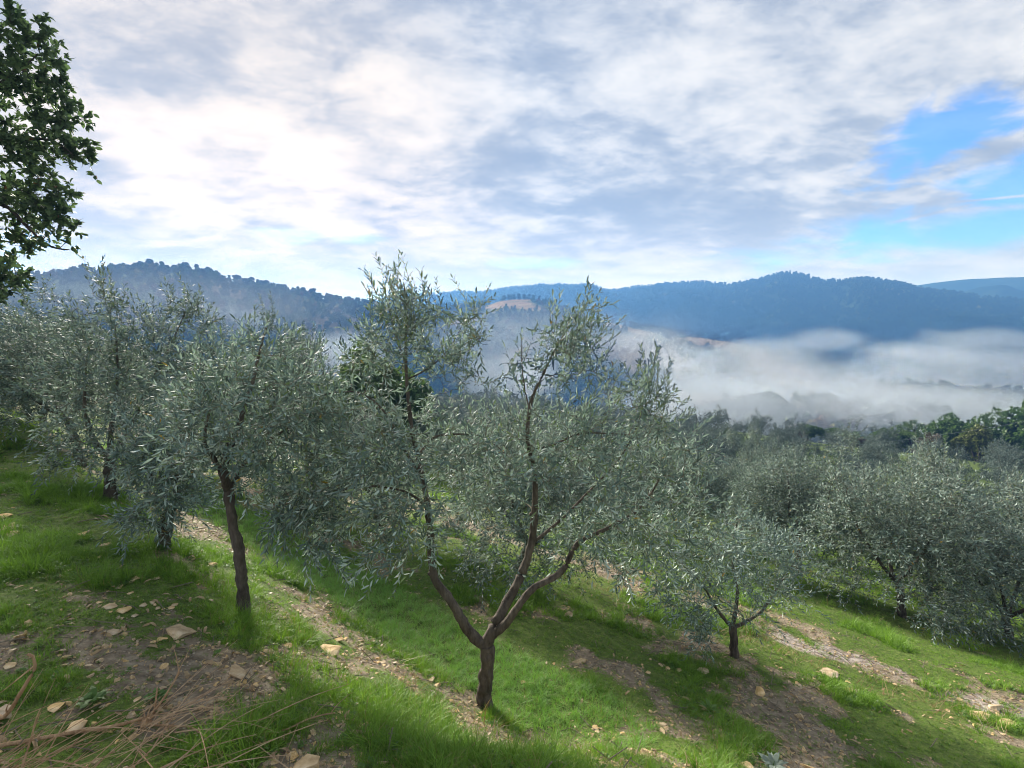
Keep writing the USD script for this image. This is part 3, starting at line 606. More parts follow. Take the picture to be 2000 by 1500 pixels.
# second row
b5 = hit(1434, 1282); y5 = float(b5[1])
px_olive('small airy olive tree on a thin trunk beside the gravel track at right', (1434, 1282), [(1433, 1250), (1430, 1222)], .045, .034,
         [([(1430, 1225, 0), (1400, 1190, -.1), (1370, 1140, -.2), (1330, 1100, -.2)], .02, .005), ([(1430, 1225, 0), (1440, 1160, .1), (1430, 1080, .1), (1440, 1020, .1)], .022, .005), ([(1430, 1225, 0), (1480, 1200, .1), (1530, 1130, .2), (1560, 1080, .2)], .02, .005)],
         [((1440, 1060), (75, 60), 0, 40, .7), ((1390, 1110), (75, 60), -.2, 40, -.1), ((1490, 1090), (80, 60), .1, 44, .3), ((1340, 1150), (60, 60), -.2, 30, -.7), ((1540, 1090), (50, 50), .2, 20, .4), ((1440, 1160), (90, 45), 0, 30, -.2), ((1360, 1210), (50, 45), 0, 18, -.9), ((1520, 1160), (50, 40), .1, 14, -.4)],
         404, fine=True, spacing=.024, more=1.3)
for px, py, top, label, kd, rz, w in ((1002, 1118, 800, 'olive tree seen through the fork of the nearest tree, in the row below', 2, 40, 1.25), (740, 1028, 805, 'olive tree behind the left half of the nearest tree, in the row below', 0, 100, 1.3),
                                  (556, 966, 605, 'olive tree with its top rising behind the bent bare trunk tree', 1, 200, 1.0), (440, 915, 650, 'olive tree in the row below, behind the small leaning one', 0, 320, 1.1)):
    set_olive(px, py, top, label, kd, rz, w)
# third row, beyond the gravel track
for px, py, top, label, kd, rz, w in ((1562, 1128, 845, 'tall olive tree beyond the track, behind the small airy one', 1, 75, 1.15), (1770, 1208, 880, 'round low olive tree with drooping skirts beyond the track at right', 2, 150, 1.15), (1965, 1245, 935, 'olive tree beyond the track cut by the right picture edge', 2, 280, 1.15),
                                  (1285, 1062, 835, 'olive tree beyond the track behind the right half of the nearest tree', 0, 20, 1.3), (1085, 1000, 830, 'olive tree beyond the track, low behind the middle of the nearest tree', 2, 220, 1.3), (905, 958, 815, 'olive tree beyond the track, left of the nearest tree\'s middle limb', 1, 140, 1.3)):
    set_olive(px, py, top, label, kd, rz, w)
rng = np.random.default_rng(5)
n_grove = 0
for v in list(np.arange(15.0, 24, 4.6)) + list(np.arange(24.5, 70, 4.3)):
    for u in np.arange(-70, 60, 4.3 if v > 24 else 3.9):
        uu, vv = u + rng.normal(0, .5), v + rng.normal(0, .4); x, y = xy_of(uu, vv)
        if y < 4 or abs(x / y) > 1.12 or x / y < -0.55 or rng.random() < .06: continue
        if 54 < vv < 60 and .55 < x / y < .72: continue
        z = float(ground_z(x, y)); r = math.hypot(x, y); sc = rng.uniform(.95, 1.25)
        if r < 26: copy_of(KIND[int(rng.integers(3))], 'olive_tree', 'olive tree on the slope below the third row', 'olive tree', (x, y, z), rng.random() * 360, 'olive trees on the slope below the third row', sc * 1.12)
        else: copy_of(FARK[int(rng.integers(2))], 'olive_tree', 'rounded grey-green olive tree in the distant grove', 'olive tree', (x, y, z), rng.random() * 360, 'olive trees of the distant grove', sc)
        n_grove += 1

# ------------------------------------------------------------------ oak at the left edge
YO = 7.5; ob = hit(-190, 862); ob = np.array([at(-190, 800, YO)[0], YO, 0]); ob[2] = float(ground_z(ob[0], ob[1]))
oak = thing('oak_tree', 'big dark green oak reaching in from the left picture edge against the sky', 'oak tree', ob)
o_ = lambda x, y, d=0.0: at(x, y, YO + d)
def leafy_tree(root, base, trunk, limbs, lobes, seed, ml, mb, leaf, per, twig=.25, fine=True, arch=.1):
    rng = np.random.default_rng(seed); sk = Skeleton(rng); base = np.asarray(base, float)
    v, f = bark_tube(*trunk, 14, 30, .15, seed, .4); obj('trunk', v - base, f, mb, root, vnormals(v, f))
    for i, (p, a, b) in enumerate(limbs):
        v, f = bark_tube(p, a, b, 8, 26, .12, seed + i); obj('limb', v - base, f, mb, root, vnormals(v, f)); sk.limb(p, a, b, start=.25)
    tips = np.vstack([in_lobe(rng, c, r, n) for c, r, n in lobes]); ctr = np.vstack([np.tile(c, (n, 1)) for c, r, n in lobes]).astype(float); ctr[:, 2] -= .4
    sk.grow(tips, arch, thick=1.4); br, rd = np.array(sk.br), np.array(sk.rad)
    tw = twigs_of(rng, tips, ctr, twig, rng.normal(.35, .4, len(tips))); tw2 = twigs_of(rng, tips, ctr, twig, rng.normal(.1, .5, len(tips)))
    tw = np.vstack([tw, tw2, twigs_of(rng, br[:, 4], ctr, twig, rng.normal(.2, .4, len(br)))])
    v, f = join([tubes(br, rd, 4), tubes(tw, np.tile(np.linspace(.003, .001, tw.shape[1]), (len(tw), 1)), 3)]); obj('twigs', v - base, f, mb, root, kind='stuff')
    k = len(tw) * per; i = np.repeat(np.arange(len(tw)), per); t = rng.beta(2.2, 1.0, k) * (tw.shape[1] - 1.001); j = t.astype(int); fr = (t - j)[:, None]
    B = tw[i, j] * (1 - fr) + tw[i, j + 1] * fr; T = norm(tw[i, j + 1] - tw[i, j]); D = norm(T * .5 + norm(rng.normal(size=(k, 3))) * .9)
    N = norm(rng.normal(size=(k, 3)) * .6 + [0, 0, .9])
    v, f = leaves(B, D, N, leaf[0] * rng.uniform(.6, 1.3, k), leaf[1] * rng.uniform(.7, 1.2, k), .15, fine)
    obj('foliage', v - base, f, ml, root, unit=6 if fine else 4, kind='stuff')
ko = YO / 1000.0
olobes = [((20, 90), (52, 55), 50), ((85, 135), (42, 50), 38), ((55, 55), (30, 30), 16), ((20, 190), (60, 50), 44), ((90, 215), (45, 40), 34), ((112, 280), (38, 36), 34), ((138, 302), (20, 22), 14), ((75, 300), (50, 40), 34), ((15, 300), (50, 50), 30), ((75, 380), (48, 42), 40),
          ((104, 440), (24, 34), 26), ((98, 400), (26, 28), 18), ((30, 420), (50, 50), 34), ((10, 500), (36, 40), 32), ((12, 560), (30, 45), 36), ((-60, 300), (70, 200), 120), ((-70, 520), (70, 90), 60), ((-150, 300), (110, 240), 130), ((-60, 120), (70, 80), 50)]
leafy_tree(oak, ob, ([ob - [0, 0, .1], o_(-196, 720), o_(-185, 600), o_(-178, 420), o_(-150, 200), o_(-110, 60)], .24, .05),
           [([o_(-185, 560), o_(-110, 450), o_(-40, 390), o_(10, 402), o_(60, 450), o_(100, 482), o_(135, 488)], .075, .008), ([o_(-178, 430), o_(-90, 330), o_(0, 275), o_(50, 270), (o_(90, 272)), o_(140, 300)], .07, .008), ([o_(-165, 300), o_(-60, 200), o_(20, 150), o_(70, 110)], .06, .008),
            ([o_(-190, 640), o_(-100, 600), o_(-30, 580), o_(10, 560)], .05, .008), ([o_(20, 290), o_(60, 300, .2), o_(100, 330, .2)], .02, .006)],
           [(o_(c[0], c[1], 0.0), (r[0] * ko, max(r[0], 35) * ko * 1.1, r[1] * ko), int(n * (.52 if c[0] > 0 else .30))) for c, r, n in olobes], 71, M_OAK, M_OAKBARK, (.095, .052), 10, .17)

# green bushy tree behind the nearest olive, and the leafy trees along the brow of the slope
def crown_kind(name, seed, h, w, ml, mb, leaf, n, per=9, trunk_h=.3, lob=9):
    UsdGeom.Xform.Define(stage, '/' + name); p = stage.GetPrimAtPath('/' + name); p.SetSpecifier(Sdf.SpecifierClass); rng = np.random.default_rng(seed)
    L, lobes = [], []
    for i in range(lob):
        a = rng.random() * 6.28; q = rng.uniform(.15, .75) * w; zz = h * rng.uniform(trunk_h + .12, .82); c = np.array([math.cos(a) * q, math.sin(a) * q, zz])
        s = w * rng.uniform(.34, .5) * (1.15 - .45 * zz / h); lobes.append((c, (s, s, s * .8), n)); L.append(([np.array([0, 0, h * trunk_h * .7]), np.array([c[0] * .35, c[1] * .35, h * trunk_h]), c], .02 * h, .01))
    lobes.append((np.array([0, 0, h * .85]), (w * .3, w * .3, h * .14), n))
    leafy_tree(p, (0, 0, 0), ([np.array([0, 0, -.3]), np.array([.02 * h, 0, h * .2]), np.array([0, .01, h * .5]), np.array([0, 0, h * .8])], .032 * h, .012 * h), L, lobes, seed, ml, mb, leaf, per, .3, False)
    return '/' + name
M_BUSH2 = leaf_material('yellowing_leaf', (0.13, 0.145, 0.03), (0.15, 0.17, 0.05), 0.35, 0.3)
M_BUSH3 = leaf_material('brown_leaf', (0.09, 0.06, 0.032), (0.11, 0.075, 0.045), 0.35, 0.25)
BK = [crown_kind('leafy_tree', 31, 4.6, 1.9, M_BUSH, M_OAKBARK, (.22, .15), 26), crown_kind('airy_tree', 32, 5.6, 1.5, M_BUSH, M_OAKBARK, (.20, .12), 15, 7, .45, 8), crown_kind('yellowing_tree', 33, 3.4, 1.3, M_BUSH2, M_OAKBARK, (.2, .14), 22), crown_kind('brown_shrub', 34, 2.6, 1.4, M_BUSH3, M_OAKBARK, (.2, .12), 16, 7, .15)]
def brow(px, py_top, y, kind, h, label, cat, name, group=None, rz=0.0):
    x = ray(px, 800)[0] * y; z = float(ground_z(x, y)); top = ray(px, py_top)[2] * y; H = (4.6, 5.6, 3.4, 2.6)[kind]
    s = (top - z) / H; s = max(s, .5)
    copy_of(BK[kind], name, label, cat, (x, y, z), rz, group, (max(s, h), max(s, h), s))
brow(705, 676, 21, 0, .95, 'bright green bushy tree rising behind the left tuft of the nearest olive', 'tree', 'leafy_tree', rz=40)
brow(790, 722, 23, 0, .8, 'lower green bushy tree just right of the one behind the left tuft', 'tree', 'leafy_tree', rz=190)
for a in ((1632, 838, 66, 0, 1.25, 'round dark green tree standing alone at the left end of the brow', 20), (1722, 842, 66, 0, 1.1, 'low green tree on the brow right of the round dark one', 80), (1790, 820, 66, 1, 1.2, 'ragged green tree with an uneven top on the brow', 200), (1860, 812, 68, 0, 1.35, 'broad green tree on the brow behind the right pole', 150),
          (1950, 798, 68, 1, 1.2, 'tall thin-topped tree on the brow near the right edge', 60), (2000, 792, 66, 0, 1.4, 'large green tree on the brow cut by the right edge', 10), (1915, 816, 66, 0, 1.2, 'bushy green tree filling the brow between two thin-topped trees', 300),
          (1582, 856, 67, 0, .9, 'small dark green tree left of the round one on the brow', 110), (1678, 846, 67, 1, 1.0, 'slender green tree between the two low trees on the brow', 330), (1757, 832, 68, 0, 1.1, 'dark green tree just left of the ragged one on the brow', 250)):
    brow(*a[:5], a[5], 'tree', 'leafy_tree', rz=a[6])
brow(1925, 836, 63, 2, .9, 'yellow-green tree in front of the brow near the right edge', 'tree', 'yellowing_tree'); brow(1888, 852, 60, 2, .8, 'small yellowing tree in front of the broad green tree', 'tree', 'yellowing_tree', rz=90)
brow(1690, 856, 64, 3, .9, 'brownish shrub on the brow between green trees', 'shrub', 'brown_shrub'); brow(1822, 848, 62, 3, .7, 'orange-brown shrub beside the right pole', 'shrub', 'brown_shrub', rz=70); brow(1560, 868, 64, 3, .9, 'brown shrub at the left foot of the brow', 'shrub', 'brown_shrub', rz=200)

# ------------------------------------------------------------------ woods on the hills
UNIT, KEEP = {}, []
def instancer(name, protos, pos, scale, idx, parent=None, yaw=None, tilt=None, seed=0, unit=4, **tags):
    pi = UsdGeom.PointInstancer.Define(stage, path_for(name, parent)); rng = np.random.default_rng(seed + 999); k = len(pos)
    paths = []
    for i, (v, f, m) in enumerate(protos):
        unit = UNIT.get(id(v), unit)
        pth = f'{pi.GetPath()}/shapes/shape_{i}'; UsdGeom.Scope.Define(stage, f'{pi.GetPath()}/shapes')
        g = UsdGeom.Xform.Define(stage, pth)
        parts = v if isinstance(v, list) else [(v, f, m)]
        for j, (vv, ff, mm) in enumerate(parts):
            q = UsdGeom.Mesh.Define(stage, f'{pth}/part_{j}'); q.CreatePointsAttr(Vt.Vec3fArray.FromNumpy(np.asarray(vv, np.float32))); ff = np.asarray(ff, np.int32)
            q.CreateFaceVertexCountsAttr(Vt.IntArray.FromNumpy(np.full(len(ff), ff.shape[1], np.int32))); q.CreateFaceVertexIndicesAttr(Vt.IntArray.FromNumpy(ff.ravel())); q.CreateSubdivisionSchemeAttr('none')
            UsdShade.MaterialBindingAPI.Apply(q.GetPrim()).Bind(mm)
            vary(q.GetPrim(), len(vv), unit)
        paths.append(Sdf.Path(pth))
    pi.CreatePrototypesRel().SetTargets(paths)
    yaw = rng.random(k) * 2 * math.pi if yaw is None else yaw
    tl = np.zeros((k, 2)) if tilt is None else rng.normal(0, tilt, (k, 2))
    cy, sy = np.cos(yaw / 2), np.sin(yaw / 2); q = np.stack([cy, tl[:, 0] * cy + tl[:, 1] * sy, tl[:, 1] * cy - tl[:, 0] * sy, sy], 1); q /= np.linalg.norm(q, axis=1, keepdims=True)
    pi.CreatePositionsAttr(Vt.Vec3fArray.FromNumpy(np.asarray(pos, np.float32)))
    pi.CreateOrientationsAttr(Vt.QuathArray.FromNumpy(np.concatenate([q[:, 1:], q[:, :1]], 1).astype(np.float16)))
    sc = np.asarray(scale, np.float32); sc = np.repeat(sc[:, None], 3, 1) if sc.ndim == 1 else sc
    pi.CreateScalesAttr(Vt.Vec3fArray.FromNumpy(sc)); pi.CreateProtoIndicesAttr(Vt.IntArray.FromNumpy(np.asarray(idx, np.int32)))
    return say(pi.GetPrim(), **tags)
def wood_crown(seed, h, w, n, conifer=False, q=.5):
    """A far tree: trunk and a crown of leaf clumps with gaps between its boughs."""
    r = np.random.default_rng(seed); lob = []
    for i in range(9 if not conifer else 12):
        a = r.random() * 6.28
        if conifer: zz = .15 + .83 * (i / 11); rr = w * (1.02 - zz) * .75; lob.append(((math.cos(a) * rr * .5, math.sin(a) * rr * .5, zz * h), (rr * .8 + .12, rr * .8 + .12, h * .07)))
        else: zz = r.uniform(.14, .86); rr = w * r.uniform(.1, .75) * (1.15 - .75 * zz); lob.append(((math.cos(a) * rr, math.sin(a) * rr, zz * h), (w * r.uniform(.2, .46),) * 2 + (h * r.uniform(.08, .17),)))
    C = np.vstack([in_lobe(r, c, s, n // len(lob) + 1, .7) for c, s in lob]); k = len(C)
    N = norm(norm(C - np.array([0, 0, h * .5])) * .8 + r.normal(0, .5, (k, 3))); D = norm(np.cross(N, r.normal(size=(k, 3)))); S = np.cross(N, D); s = q * r.uniform(.6, 1.3, (k, 1))
    v = np.stack([C - D * s - S * s * .7, C + D * s * .8 - S * s, C + D * s + S * s * .8, C - D * s * .7 + S * s], 1).reshape(-1, 3); f = np.arange(k * 4).reshape(-1, 4)
    tv, tf = tubes(np.array([[[0, 0, -1.0], [.1, 0, h * .3], [0, .1, h * .7]]]), np.array([[.03 * h, .022 * h, .008 * h]]), 5)
    return [(v, f, None), (tv, tf, M_OAKBARK)]
def wood_material(name, col, var=.35):
    g = Graph(); r = g.add('object_info', 'random'); i = g.add('attribute', 'fac', attribute='rnd')
    c = g.add('hsv', 'color', hue=g.m('add', .47, g.m('multiply', r, .06)), saturation=1.0, value=g.m('add', g.m('multiply', r, .5), g.m('add', g.m('multiply', i, 2 * var), .75 - var)), fac=1.0, color=col)
    return g.make(name, g.add('principled_bsdf', 'BSDF', base_color=c, roughness=.9, specular_ior_level=.1))
WM = {k: wood_material(k, c) for k, c in (('green_wood', (.065, .10, .032)), ('dark_wood', (.03, .052, .024)), ('yellow_wood', (.15, .125, .04)), ('rust_wood', (.14, .08, .042)), ('pine_wood', (.025, .04, .025)))}
def wood_protos():
    P = []
    for k, (m, h, w, con) in enumerate((('green_wood', 8, 3.6, 0), ('dark_wood', 8.5, 3.6, 0), ('yellow_wood', 7, 3.2, 0), ('rust_wood', 6.5, 3.2, 0), ('green_wood', 6, 3.4, 0), ('pine_wood', 10, 2.6, 1))):
        parts = wood_crown(300 + k, h, w, 330, bool(con), .62 if not con else .5); P.append(([(v, f, mm or WM[m]) for v, f, mm in parts], None, None))
    return P
def wood(name, hill, n, mixw, seed, label_kind, keep=None, t0=-1.0, t1=.15, smin=.7, smax=1.15, a0=None, a1=None, cut=.36):
    r = np.random.default_rng(seed); a = r.uniform(a0 if a0 is not None else hill.az0, a1 if a1 is not None else hill.az1, n); k = r.uniform(t0, t1, n)
    R = hill.dist(a) + np.where(k < 0, k * hill.width, k * hill.back); x, y = R * np.sin(a), R * np.cos(a); z = hill.z(x, y)
    ok = (fbm2(x, y, 45, 3, seed) > cut) & (z > ground_z(x, y, False) - 1)
    if keep is not None: ok &= keep(x, y, k)
    x, y, z, k = x[ok], y[ok], z[ok], k[ok]; m = len(x)
    zone = fbm2(x, y, 28, 2, seed + 5) + r.normal(0, .10, m); w = np.cumsum(mixw) / np.sum(mixw)
    rank = np.argsort(np.argsort(zone)) / max(m, 1); idx = np.searchsorted(w, rank * .9999)
    return instancer(name, wood_protos(), np.stack([x, y, z - .3], 1), r.uniform(smin, smax, m), np.minimum(idx, 5), seed=seed, kind='stuff', label=dict(((401, 'mixed green and rust woodland covering the misty left hill'), (402, 'patchy woodland between tan fields on the middle hill'), (403, 'autumn woodland in the fog beyond the orchard at right'), (404, 'dark woodland on the spur inside the right fog bank'), (405, 'forest covering the far blue mountains')))[seed], cat='woodland')
wood('wood', LEFTH, 3400, (.34, .22, .14, .14, .16, 0), 401, 'left', smin=.6, smax=1.05)
wood('wood', MIDH, 5200, (.34, .25, .12, .1, .19, 0), 402, 'mid', keep=lambda x, y, k: fbm2(x, y, 60, 3, 81) < .505, smin=.55, smax=1.0)
wood('wood', VALE, 1100, (.3, .12, .26, .14, .18, 0), 403, 'spur', t1=.6, cut=.30)
wood('wood', VALE2, 1500, (.4, .2, .2, .1, .1, 0), 404, 'spur', t1=.6, cut=.30)
wood('wood', FAR, 9000, (.08, .9, .01, .0, .01, 0), 405, 'far', t0=-.8, t1=.04, smin=.8, smax=1.3, a0=-.35, a1=.9, cut=.2)
# trees that stand out one by one on the skyline of the left hill and the middle hill
SKYK = []
for i, (m, h, w, con) in enumerate((('dark_wood', 9, 3.8, 0), ('green_wood', 8, 3.6, 0), ('pine_wood', 10, 2.3, 1), ('pine_wood', 9, 3.4, 0), ('dark_wood', 9, 1.1, 1))):
    nm = ('skyline_oak', 'skyline_tree', 'skyline_fir', 'skyline_pine', 'skyline_cypress')[i]; UsdGeom.Xform.Define(stage, '/' + nm); p = stage.GetPrimAtPath('/' + nm); p.SetSpecifier(Sdf.SpecifierClass)
    (v, f, _), (tv, tf, tm) = wood_crown(350 + i, h, w, 900, bool(con), .36); obj('crown', v, f, WM[m], p, unit=4); obj('trunk', tv, tf, tm, p); SKYK.append(('/' + nm, h))
def skyline(hill, px, h, kind, label, group, rz):
    a = math.atan2(ray(px, 600)[0], 1); R = float(hill.dist(a)) - 4; x, y = R * math.sin(a), R * math.cos(a); z = float(hill.z(np.array(x), np.array(y)))
    s = h / SKYK[kind][1]; copy_of(SKYK[kind][0], SKYK[kind][0][1:], label, 'tree', (x, y, z - .20 * h), rz, group, (s * 1.25, s * 1.25, s))
r = np.random.default_rng(77)
skyline(LEFTH, 82, 8, 2, 'pointed fir standing alone at the left end of the left hill\'s skyline', None, 0)
for px in np.concatenate([np.arange(106, 215, 7), np.arange(222, 430, 7)]):
    kd = 3 if px < 215 else int(r.choice([0, 1, 3])); G = 'pines along the left part of the left hill\'s skyline' if px < 215 else 'trees along the top of the left hill\'s skyline'
    skyline(LEFTH, float(px + r.normal(0, 2)), r.uniform(5.0, 9.5), kd, 'dark pine in the row on the left end of the hilltop' if px < 215 else 'dark tree in the row along the top of the left hill', G, r.random() * 360)
skyline(LEFTH, 300, 12, 0, 'tallest tree on the left hill\'s skyline, with a ragged top', None, 30); skyline(LEFTH, 368, 12, 0, 'spreading dark tree on the skyline right of the tallest one', None, 200); skyline(LEFTH, 412, 10, 0, 'round dark tree where the left hill\'s skyline starts to drop', None, 120)
for px in np.arange(465, 560, 15): skyline(LEFTH, float(px + r.normal(0, 2)), r.uniform(10, 12.5) * (1.1 - (px - 465) / 400), int(r.choice([0, 3])), 'dark tree in the row on the descending skyline of the left hill', 'dark trees on the descending skyline of the left hill', r.random() * 360)
for px in np.arange(562, 612, 12): skyline(LEFTH, float(px), r.uniform(6, 8), int(r.choice([0, 1])), 'low tree at the right end of the left hill\'s dark tree row', 'low trees at the right end of the left hill\'s tree row', r.random() * 360)
skyline(LEFTH, 612, 11, 3, 'lone flat-topped tree ending the left hill\'s tree row', None, 10)
for px in np.arange(985, 1045, 9.5): skyline(MIDH, float(px), r.uniform(9, 12), int(r.choice([0, 1])), 'tree in the clump on the round knoll of the middle hill', 'tree clump on the round knoll of the middle hill', r.random() * 360)
skyline(MIDH, 840, 12, 0, 'dark tree on the saddle left of the round knoll', None, 20)
skyline(MIDH, 1197, 13, 4, 'narrow dark cypress on the bare shoulder of the middle hill', None, 0)
for px in np.arange(1222, 1495, 11): skyline(MIDH, float(px + r.normal(0, 2)), r.uniform(8, 11), int(r.choice([2, 3, 3])), 'dark conifer in the line running down the middle hill', 'dark conifers in the line running down the middle hill', r.random() * 360)

# ------------------------------------------------------------------ poles and wire
M_POLE = bark_material('pole_wood', (0.09, 0.075, 0.06), (0.26, 0.22, 0.18), 20.0)
gq = Graph(); M_WIRE = gq.make('wire_metal', gq.add('principled_bsdf', 'BSDF', base_color=(.30, .31, .33), roughness=.5, metallic=.6))
def pole(px, py_top, y, label):
    x = ray(px, 800)[0] * y; z = float(ground_z(x, y)); H = ray(px, py_top)[2] * y - z
    t = thing('utility_pole', label, 'utility pole', (x, y, z)); v, f = bark_tube([(0, 0, -.4), (.02, 0, H * .5), (0, 0, H)], .11, .075, 8, 8, .05, 3); obj('pole', v, f, M_POLE, t, vnormals(v, f))
    v, f = closed_box(-.45, .45, -.05, .05, H - .42, H - .32); obj('crossarm', v, f, M_POLE, t)
    for q in (-.36, .36):
        v, f = tubes(np.array([[[q, 0, H - .33], [q, 0, H - .26], [q, 0, H - .2]]]), np.array([[.03, .05, .03]]), 8); obj('insulator', v, f, M_WIRE, t)
    return np.array([x, y, z + H - .2])
P1 = pole(1418, 872, 46, 'thin wooden utility pole among olive crowns left of the grove'); P2 = pole(1836, 846, 57, 'pale wooden utility pole in front of the trees on the brow')
P0 = at(1060, 925, 38); P3 = at(2120, 790, 62)
def wire(a, b, sag, label):
    t = np.linspace(0, 1, 24)[:, None]; q = a * (1 - t) + b * t - np.array([0, 0, 4 * sag]) * t * (1 - t); v, f = tubes(q[None], np.full((1, 24), .013), 5); obj('overhead_wire', v, f, M_WIRE, label=label, cat='wire')
wire(P1, P2, .5, 'overhead wire running between the two utility poles'); wire(P2, P3, .5, 'overhead wire running right from the pale pole over the brow trees'); wire(P0, P1, .4, 'overhead wire running left from the thin pole')

# ------------------------------------------------------------------ stones
import trimesh
def stone_material():
    g = Graph(); P = g.add('texture_coordinate', 'object'); r = g.add('object_info', 'random')
    n = g.noise(P, 18.0, 5, .65); n2 = g.noise(P, 5.0, 3, .6)
    c = g.ramp(g.m('add', g.m('multiply', n, .5), g.m('multiply', n2, .5)), [(.3, (.27, .19, .11)), (.5, (.49, .38, .25)), (.7, (.66, .56, .42))])
    c = g.add('hsv', 'color', hue=.5, saturation=g.m('add', .95, g.m('multiply', r, .5)), value=g.m('add', .95, g.m('multiply', r, .45)), fac=1.0, color=c)
    return g.make('limestone', g.add('principled_bsdf', 'BSDF', base_color=c, roughness=.9, specular_ior_level=.25, normal=g.add('bump', 'normal', height=n, strength=.8, distance=.01)))
M_STONE = stone_material()
def stone_shape(seed, sx, sy, sz, n=16):
    r = np.random.default_rng(seed); q = norm(r.normal(size=(n, 3))) * np.array([sx, sy, sz]) * .5; q[:, 2] = np.clip(q[:, 2], -sz * .42, sz * .36)
    h = trimesh.convex.convex_hull(q); h = h.subdivide(); v = np.array(h.vertices); v += (meshkit.fbm(v / (sx * .3), 3, seed)[:, None] - .5) * norm(v) * sx * .14
    return v, np.array(h.faces)
def stone(px, py, w, hgt, label, seed, group=None, tilt=0.0, deep=.8):
    b = hit(px, py + hgt * .4)
    if b is None: return
    k = float(b[1]) / 1000; v, f = stone_shape(seed, w * k, w * k * deep, max(hgt * k * .9, w * k * .18)); c, s = math.cos(tilt), math.sin(tilt)
    v = v @ np.array([[c, 0, s], [0, 1, 0], [-s, 0, c]]); a = seed * 1.7 if group else 0; v = v @ np.array([[math.cos(a), math.sin(a), 0], [-math.sin(a), math.cos(a), 0], [0, 0, 1]])
    m = UsdGeom.Mesh.Define(stage, path_for('stone')); prim = m.GetPrim()
    m.CreatePointsAttr(Vt.Vec3fArray.FromNumpy(v.astype(np.float32))); m.CreateFaceVertexCountsAttr(Vt.IntArray.FromNumpy(np.full(len(f), 3, np.int32))); m.CreateFaceVertexIndicesAttr(Vt.IntArray.FromNumpy(f.astype(np.int32).ravel())); m.CreateSubdivisionSchemeAttr('none')
    UsdShade.MaterialBindingAPI.Apply(prim).Bind(M_STONE); m.AddTranslateOp().Set(Gf.Vec3d(float(b[0]), float(b[1]), float(b[2]) + hgt * k * .22)); say(prim, label, 'stone', group)
for i, (px, py, w, h, lab, t) in enumerate([
    (150, 1412, 52, 28, 'tan squarish block of stone above the dry branches at lower left', .1), (8, 1385, 40, 40, 'tan stone cut by the left picture edge beside the curved dry stem', 0), (20, 1297, 24, 14, 'small pale rounded stone near the left edge above the curved stem', 0), (352, 1230, 62, 22, 'long pale slab lying left of the bent bare trunk\'s foot', -.25),
    (318, 1246, 26, 9, 'small flat stone at the left end of the long pale slab', 0), (497, 1220, 30, 14, 'cream stone at the foot of the bent bare trunk', 0), (470, 1312, 60, 24, 'long tan slab in the grass in the lower left, pointing up right', -.45), (597, 1487, 70, 30, 'large flat pale stone at the bottom picture edge', -.1),
    (660, 1247, 24, 10, 'small pale stone on the brown lip left of the forked tree', 0), (1483, 1346, 26, 24, 'white rounded rock standing in the grass at right', 0), (1110, 1199, 22, 16, 'pale upright stone in the grass right of the fork', .6), (8, 1006, 32, 9, 'flat pale slab at the left edge of the lane, topmost of three', 0),
    (16, 1026, 48, 13, 'wide grey slab at the left edge of the lane, middle of three', 0), (18, 1042, 48, 10, 'thin pale slab at the left edge of the lane, lowest of three', 0), (163, 1041, 24, 9, 'flat cream stone in the grass lane at left', 0), (373, 1087, 20, 18, 'white upright stone near the small leaning tree', .5),
    (413, 1101, 24, 8, 'flat pale stone right of the white upright one', 0), (224, 1230, 28, 14, 'pale stone in the middle of the left grass', 0), (1946, 1379, 30, 18, 'tan block at the right end of the gravel track', .2), (1915, 1396, 50, 18, 'broad tan slab below the gravel track at the right edge', 0), (1972, 1412, 44, 12, 'flat tan slab nearest the right edge below the track', 0),
    (842, 1326, 22, 10, 'grey-green flat stone left of the forked trunk', .3), (854, 1337, 18, 10, 'tan stone just left of the forked trunk', .5), (793, 1384, 28, 10, 'flat pale stone on the soil in front of the brown lip', 0), (832, 1387, 22, 9, 'tan stone on the soil lip left of the trunk foot', 0), (1022, 1331, 14, 7, 'small cream stone in the grass right of the trunk', 0),
    (1458, 1494, 32, 14, 'cream stone at the bottom picture edge right of centre', 0), (112, 1378, 40, 14, 'flat pinkish slab above the tan squarish block', 0), (260, 1391, 18, 10, 'small white stone near the knot of the dry branch', 0), (415, 1391, 16, 8, 'small grey stone right of the dry stalks', 0), (215, 1182, 30, 12, 'pale stone in the stony patch at left', 0), (240, 1190, 34, 10, 'flat grey-pink stone in the stony patch at left', .1),
    (205, 1062, 22, 8, 'flat stone beside the lane, right of the stony patch', 0), (75, 1072, 22, 8, 'low pale stone at the left side of the lane', 0), (255, 1130, 36, 10, 'pale slab below the small leaning tree', 0), (55, 1213, 16, 14, 'grey stone standing in the grass near the left edge', .4), (500, 1335, 16, 9, 'small tan chip at the right end of the long tan slab', 0), (1372, 1308, 28, 10, 'cream flat stone in the brown soil below the airy tree', 0),
    (1655, 1348, 34, 10, 'flat pale stone below the gravel track at right', 0), (1620, 1312, 44, 12, 'tan slab on the slope edge left of the gravel track', 0), (1875, 1366, 18, 9, 'small pale stone left of the tan block at the track end', 0), (560, 1370, 26, 12, 'grey-white chip on the soil right of the dry stalks', .3), (640, 1268, 60, 10, 'flat gravelly slab on the brown lip', 0), (560, 1260, 24, 8, 'tan flat stone on the bare soil between the two trunks', 0)]):
    stone(px, py, w, h, lab, 500 + i, None, t)
r = np.random.default_rng(9); cnt = 0
